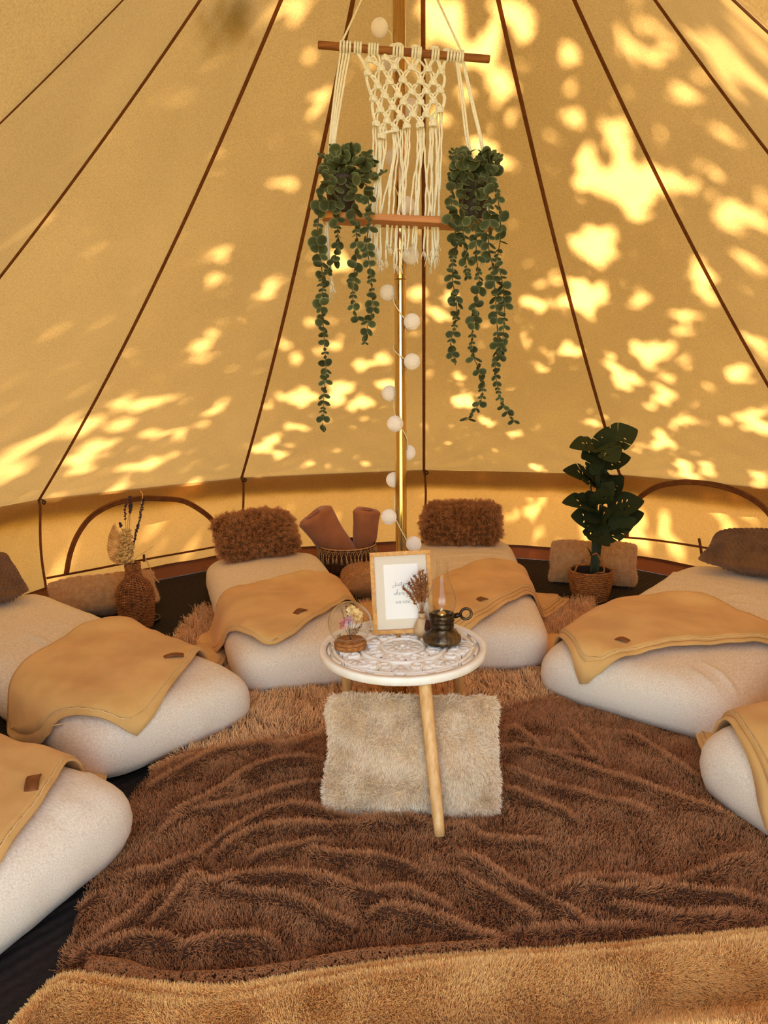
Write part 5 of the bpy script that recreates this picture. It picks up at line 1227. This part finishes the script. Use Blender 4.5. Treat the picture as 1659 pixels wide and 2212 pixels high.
# leaves: base px, tip px, width factor, nearness, roll toward the viewer
LV = [(1308,962,1372,926,1.0,-.05,.8),(1302,975,1314,926,1.15,-.02,.9),(1300,968,1238,958,.8,-.06,.5),(1298,975,1262,985,.9,-.08,.7),(1302,962,1332,992,1.0,-.12,1.),(1312,985,1345,958,.8,-.08,.6),(1305,1005,1358,984,1.0,-.04,.6),(1296,1000,1276,1025,.8,.0,.6),
      (1288,1045,1227,1010,.8,-.05,.5),(1290,1050,1262,1012,.7,-.02,.4),(1305,1035,1326,1022,.8,-.1,.9),(1308,1072,1340,1028,1.0,-.02,.6),(1300,1082,1320,1046,.8,-.1,.9),(1282,1062,1266,1100,.9,.02,.7),(1314,1102,1386,1078,.85,-.06,.7),(1290,1098,1224,1078,.75,-.07,.5),
      (1288,1092,1248,1068,.7,-.03,.5),(1300,1110,1268,1118,.9,-.1,.8),(1312,1118,1346,1100,.7,-.02,.4),(1306,1142,1383,1104,.85,-.07,.6),(1302,1160,1366,1120,.8,-.1,.7),(1288,1130,1242,1112,.95,-.06,.8),(1266,1140,1316,1172,.85,-.12,.9),(1296,1125,1312,1105,.8,-.13,.9),(1296,1090,1300,1060,1.0,-.1,.9),(1286,1020,1290,980,1.1,.03,.8),(1294,1050,1300,1010,1.0,.04,.8)]
for k, (x0, y0, x1, y1, wf, dy, fz) in enumerate(LV):
    p = Y(x0, y0, ym-.02+dy*.4); e = Y(x1, y1, ym-.03+dy*1.2); L_ = np.linalg.norm(e-p)
    nr = unit(np.array([random.uniform(-.4, .4), -fz, .55+.5*(1-fz)])); d = unit(e-p); x = unit(np.cross(d, nr)); z = np.cross(x, d); o = link('leaf', MON[k % 4], mon); w_ = L_*wf*1.15
    o.matrix_basis = Matrix(((x[0]*w_, d[0]*L_, z[0]*L_, p[0]), (x[1]*w_, d[1]*L_, z[1]*L_, p[1]), (x[2]*w_, d[2]*L_, z[2]*L_, p[2]), (0, 0, 0, 1)))
    c0 = Y(1290+(x0-1290)*.3, y0+38, ym-.01); MB().tube(crv([c0, (c0+p)/2+np.array([0, 0, .01]), p], 4), .0032, 5).make('leaf_stalk', m_mstem, mon)

# ------------------------------------------------------------------ wicker vase with dried flowers, dish
vpos = G(289, 1362, 0.); vpos = np.array([vpos[0], vpos[1]+.06, 0.]); sc1 = np.linalg.norm(Y(320, 1290, vpos[1])-Y(243, 1290, vpos[1]))/2
ztop = Y(276, 1216, vpos[1])[2]
m_wick = M('brown wicker', (172, 106, 52), .7, col2=(116, 66, 28), vscale=40, thr=(.3, .7), spec=.35)
vase = thing('wicker_vase', 'bottle shaped woven wicker vase with a narrow neck standing on the groundsheet', 'vase', tuple(vpos))
pf = crv([(.80, 0, 0), (.86, .06, 0), (.93, .2, 0), (1., .4, 0), (1., .52, 0), (.93, .61, 0), (.74, .70, 0), (.50, .76, 0), (.40, .82, 0), (.385, .92, 0), (.40, 1., 0)], 10)
zz = pf[:, 1]*ztop; rrp = pf[:, 0]*sc1
mb = MB(); rows_ = 46
for k in range(rows_):
    z = ztop*(k+.5)/rows_; r0 = np.interp(z, zz, rrp); N_ = 24; seg = 96
    pts = [vpos+np.array([(r0+.0032*math.cos(a*N_/2+PI*(k % 2)))*math.cos(a), (r0+.0032*math.cos(a*N_/2+PI*(k % 2)))*math.sin(a), z+.001*math.sin(a*5+k)]) for a in np.arange(seg)*2*PI/seg]
    mb.tube(pts, ztop/rows_*.43, 5, True)
mb.make('weave', m_wick, vase)
mb = MB()
for k in range(24):
    a = 2*PI*k/24; mb.tube([vpos+np.array([np.interp(z, zz, rrp)*math.cos(a), np.interp(z, zz, rrp)*math.sin(a), z]) for z in np.linspace(.002, ztop, 18)], .0026, 5)
mb.make('stakes', m_wick, vase)
MB().lathe([(max(.004, np.interp(z, zz, rrp)-.006), z) for z in np.linspace(.003, ztop*.97, 20)], vpos, 28, capt=False).make('inner_lining', M('dark vase lining', (46, 28, 16), .9), vase)
mouth = vpos+np.array([0, 0, ztop]); yv = vpos[1]; inn = vpos+np.array([0, 0, ztop*.86])
m_palm = M('dried palm leaf', (250, 220, 150), .8, col2=(222, 180, 102), vscale=30, transl=.4)
pl = thing('dried_palm_leaf', 'pleated pale dried palm leaf fanning out of the wicker vase', 'dried leaf', tuple(inn))
pv, hub = [], Y(273, 1217, yv-.02); tips = crv([(247, 1130), (237, 1150), (232, 1172), (232, 1192), (238, 1208), (250, 1217), (262, 1219)], 6)
for k, q in enumerate(tips):
    zz_ = .006 if k % 2 else -.006
    for t in np.linspace(.0, 1, 8):
        st = Y(264+(274-264)*(1-k/len(tips)), 1214-(1-k/len(tips))*60*.9, yv-.02) if False else hub
        stx = Y(264-(0)*k, 1165+50*k/len(tips), yv-.015); p = (hub*(1-k/len(tips))*.15+stx*(1-(1-k/len(tips))*.15)); e = Y(q[0], q[1], yv-.03); pv.append(p+(e-p)*t+np.array([0, zz_*t, 0]))
solid(MB().grid(pv, 8, len(tips)).make('pleated_blade', m_palm, pl, smooth=False), .001)
MB().tube([inn, hub, Y(264, 1165, yv-.015), Y(247, 1128, yv-.03)], [.003, .003, .002, .001], 6).make('rib', m_palm, pl)
LAV = ['tallest upright dark lavender stem in the wicker vase', 'dark lavender stem with gappy beads bending outward above the palm leaf', 'thin beaded lavender stem close beside the tallest upright one', 'long dark lavender stem slanting away beside the tall pale reed', 'short thick dark lavender spike slanting away from the oat tuft', 'short dark lavender spike just above the palm leaf']
for k, (L, sps) in enumerate((([(277, 1215), (279, 1150), (281, 1110), (280, 1072)], (.72, 1)), ([(276, 1215), (272, 1140), (270, 1105), (274, 1082)], (.5, .9)), ([(278, 1215), (276, 1130), (283, 1100), (284, 1084)], (.55, .95)), ([(281, 1215), (296, 1150), (305, 1105), (310, 1077)], (.45, 1)), ([(280, 1215), (288, 1180), (294, 1150), (299, 1133)], (.45, 1)), ([(276, 1215), (268, 1160), (262, 1140), (259, 1130)], (.75, 1)))):
    t = thing('dried_lavender', LAV[k], 'dried flower', tuple(inn), 'lavender stems in the wicker vase'); P = np.vstack([inn, [Y(*q, yv-.02-.004*k) for q in crv(L, 9)]]); MB().tube(P, .0012, 4).make('stem', m_drys, t)
    mb = MB(); n = len(P)
    for s in np.linspace(sps[0], sps[1], 26):
        if k in (1, 2) and int(s*40) % 3 == 0: continue
        p = P[0]+0; i = min(int(s*(n-1)), n-2); p = P[i]+(P[i+1]-P[i])*(s*(n-1)-i)
        for q in range(3): mb.ball(p+RNG.normal(size=3)*.0028, .0034, 6, 4)
    mb.make('flower_spike', m_lav, t)
oat = thing('dried_oats', 'dense tuft of pale dried oat husks above the mouth of the wicker vase', 'dried grass', tuple(inn)); m_oat = M('straw husk', (246, 212, 140), .8, col2=(206, 160, 86), vscale=50, transl=.25)
husk = MB(); V = []
for j in range(7):
    t = j/6; w = .40*math.sin(PI*t)**.7+.01
    for a in range(5): V.append((w*math.cos(2*PI*a/5), w*math.sin(2*PI*a/5)*.6, t))
husk.grid([(*v[:2], v[2]) for v in V], 5, 7, True); hm_ = husk.mesh('husk', m_oat)
for k in range(240):
    px, py = random.gauss(271, 10), random.uniform(1148, 1216); px += (1216-py)*.05
    if abs(px-272) > 19*(1-.4*(1216-py)/70): continue
    p = Y(px, py, yv-.005-random.uniform(0, .05)); d = unit(np.array([random.gauss(0, .8), -.35, random.gauss(.3, .6)])); put(oat, hm_, p, d, np.array([.1, -1, .1]), 0.001, 'husk').matrix_basis = Matrix.Translation(p) @ Vector(d).to_track_quat('Z', 'Y').to_matrix().to_4x4() @ Matrix.Scale(.024*random.uniform(.7, 1.2), 4)
for k in range(9): MB().tube(crv([inn, Y(273+k*1.2-4, 1215, yv-.01), Y(264+k*2, 1170+random.uniform(-15, 15), yv-.02)], 4), .0011, 4).make('stem', m_oat, oat)
m_straw = M('pale straw', (226, 176, 104), .7)
for nm, L, r, lb in (('dried_reed', [(279, 1215), (296, 1140), (303, 1100), (308, 1070), (303, 1060)], .0022, 'tall pale reed rising among the lavender from the wicker vase'), ('dried_reed', [(284, 1216), (300, 1200), (316, 1190), (330, 1180)], .0018, 'short pale reed sticking out sideways from the wicker vase')):
    tag(MB().tube(np.vstack([inn, [Y(*q, yv-.02) for q in crv(L, 7)]]), r, 6).make(nm, m_straw), lb, 'dried reed')
tie = [wallhit(*q)-unit(np.array([*wallhit(*q)[:2], 0]))*o for q, o in zip(crv([(315, 1206), (320, 1222), (324, 1238), (332, 1252), (346, 1266), (362, 1274), (378, 1277), (392, 1277)], 4), np.linspace(.0, .22, 29))]
MB().tube(tie, .0035, 6).make('hanging_tie', m_straw, w1)
dp = G(318, 1347, .002); dish = thing('round_dish', 'dark round dish with thin metal rim, half hidden behind the wicker vase', 'dish', tuple(dp))
dc = np.array([dp[0]-.02, dp[1]+.03, .002])
MB().lathe([(.06, 0), (.075, .004), (.078, .02), (.074, .02), (.07, .006), (.001, .005)], dc, 36, capt=False).make('dish_body', m_black, dish)
MB().torus(dc+np.array([0, 0, .02]), .077, .0016, seg=44, rs=6).make('metal_rim', M('dull metal rim', (170, 146, 104), .35, .9), dish)

# ------------------------------------------------------------------ fringed basket with rolled blankets
fb = np.array([G(752, 1232, .002)[0], 1.97, 0]); zrim = Y(752, 1176, fb[1])[2]; rb = np.linalg.norm(Y(814, 1176, fb[1])-Y(689, 1178, fb[1]))/2
m_rush = M('dark brown rush', (112, 66, 36), .8, col2=(74, 42, 22), vscale=60, bump=.5, bscale=150)
fbk = thing('fringed_basket', 'dark woven basket with cream tassel fringe, holding two rolled blankets', 'basket', tuple(fb))
nb = 14
for k in range(nb):
    t = k/(nb-1); mb = MB(); rope(mb, fb+np.array([0, 0, .008+(zrim-.012)*t]), rb*(.86+.12*math.sin(t*PI*.6)), zrim/nb*.56, tw=44, ph=k*2.); mb.make('coil', m_rush, fbk)
MB().lathe([(.001, .004), (rb*.84, .006), (rb*.92, zrim-.01)], fb, 36, capb=False, capt=False).make('inner_lining', M('basket lining', (70, 42, 24), .9), fbk)
m_fringe = M('cream fringe', (222, 176, 116), .95, col2=(196, 146, 88), vscale=70, bump=.3, bscale=200)
MB().lathe([(rb*.985, zrim-.014), (rb*1.0, zrim-.012), (rb*1.0, zrim+.006), (rb*.98, zrim+.007)], fb, 60, capb=False, capt=False).make('fringe_band', m_fringe, fbk)
tm = MB(); tm.tube([(0, 0, .0), (-.006, -.001, -.012), (-.001, -.002, -.022)], .0018, 5); tm.tube([(0.012, 0, 0), (.006, -.001, -.012), (.001, -.002, -.022)], .0018, 5); tm.ball((0, -.002, -.024), .0042, 8, 6)
for k in range(9):
    a = random.uniform(-1, 1); tm.tube([(0, -.002, -.026), (a*.004, -.003-abs(a)*.001, -.042), (a*.008+random.uniform(-.002, .002), -.003, -.066+random.uniform(-.006, .006))], .0014, 4)
tmm = tm.mesh('tassel', m_fringe); nt2 = 44
for k in range(nt2):
    a = 2*PI*k/nt2; o = link('tassel', tmm, fbk); o.matrix_basis = Matrix.Translation(fb+np.array([rb*1.005*math.cos(a), rb*1.005*math.sin(a), zrim-.010])) @ Matrix.Rotation(a+PI/2, 4, 'Z') @ Matrix.Rotation(random.uniform(-.15, .15), 4, 'Y') @ Matrix.Scale(random.uniform(1.15, 1.4), 4)
m_roll = M('rose brown fleece', (176, 112, 72), .95, col2=(156, 96, 60), vscale=8, sheen=.3, bump=.15, bscale=300); m_dtag = M('dark leather tag', (92, 50, 24), .6)
def roll(bot, top, r, tagp, label, seed, flat=.8):
    bot, top = np.array(bot), np.array(top); ax = unit(top-bot); L = np.linalg.norm(top-bot); t = thing('rolled_blanket', label, 'blanket', tuple(bot))
    u = unit(np.cross(ax, [0, 1, 0])); w = np.cross(ax, u); V = []; nu, nv = 40, 22
    for j in range(nv+1):
        s = j/nv; f = (1-(max(0, s-.93)/.07)**3*.22)*(1-(max(0, .1-s)/.1)**2*.3)*(.74+.30*s)
        for i in range(nu):
            a = 2*PI*i/nu; rr = r*f*(1+.20*noise.noise((math.cos(a)*1.2, math.sin(a)*1.2, s*1.8+seed))+.07*math.cos(2*a+seed)+.03*math.cos(5*a+s*4))
            V.append(bot+ax*(L*s+.012*noise.noise((math.cos(a), math.sin(a), seed)))+u*rr*math.cos(a)+w*rr*flat*math.sin(a))
    mb = MB().grid(V, nu, nv+1, True); c = len(mb.v); mb.v.append(tuple(top-ax*.015)); mb.f += [(nv*nu+i, nv*nu+(i+1) % nu, c) for i in range(nu)]; mb.v.append(tuple(bot+ax*.01)); mb.f += [((i+1) % nu, i, c+1) for i in range(nu)]
    mb.make('rolled_cloth', m_roll, t)
    sp = []                      # spiral layers showing at the end and an overlapping outer flap
    for k in range(60): a = k*.30; rr = r*.42*(1-k/70); sp.append(top+ax*.002+u*rr*math.cos(a)+w*rr*flat*math.sin(a))
    MB().tube(sp, .005, 5).make('spiral_edge', m_roll, t)
    a0 = 4.0+seed*.0; fl_ = []
    for j in range(9):
        for i in range(9): a = a0+i*.16; s = .12+.84*j/8; f = (1-(max(0, s-.93)/.07)**3*.22)*(.74+.30*s); fl_.append(bot+ax*L*s+(u*math.cos(a)+w*flat*math.sin(a))*(r*f*1.09))
    solid(MB().grid(fl_, 9, 9).make('outer_flap', m_roll, t), .006)
    s_, a_, rot = tagp; n_ = u*math.cos(a_)+w*math.sin(a_)*flat; c = bot+ax*L*s_+n_*r*1.13; tv = unit(np.cross(ax, n_)); d1 = ax*math.cos(rot)+tv*math.sin(rot); d2 = unit(np.cross(n_, d1))
    MB().box(c, d1*.021, d2*.013, unit(n_)*.0015).make('leather_tag', m_dtag, t, 'dark brown leather tag')
roll(fb+np.array([.02, .0, zrim-.17]), Y(676, 1110, fb[1]-.05), .125, (.72, -1.30, 1.2), 'larger rose brown rolled blanket leaning out of the fringed basket over its rim', 2.)
roll(fb+np.array([.09, .07, zrim-.12]), Y(793, 1100, fb[1]+.06), .092, (.90, -1.5, .3), 'smaller rose brown rolled blanket standing upright in the fringed basket', 5.)
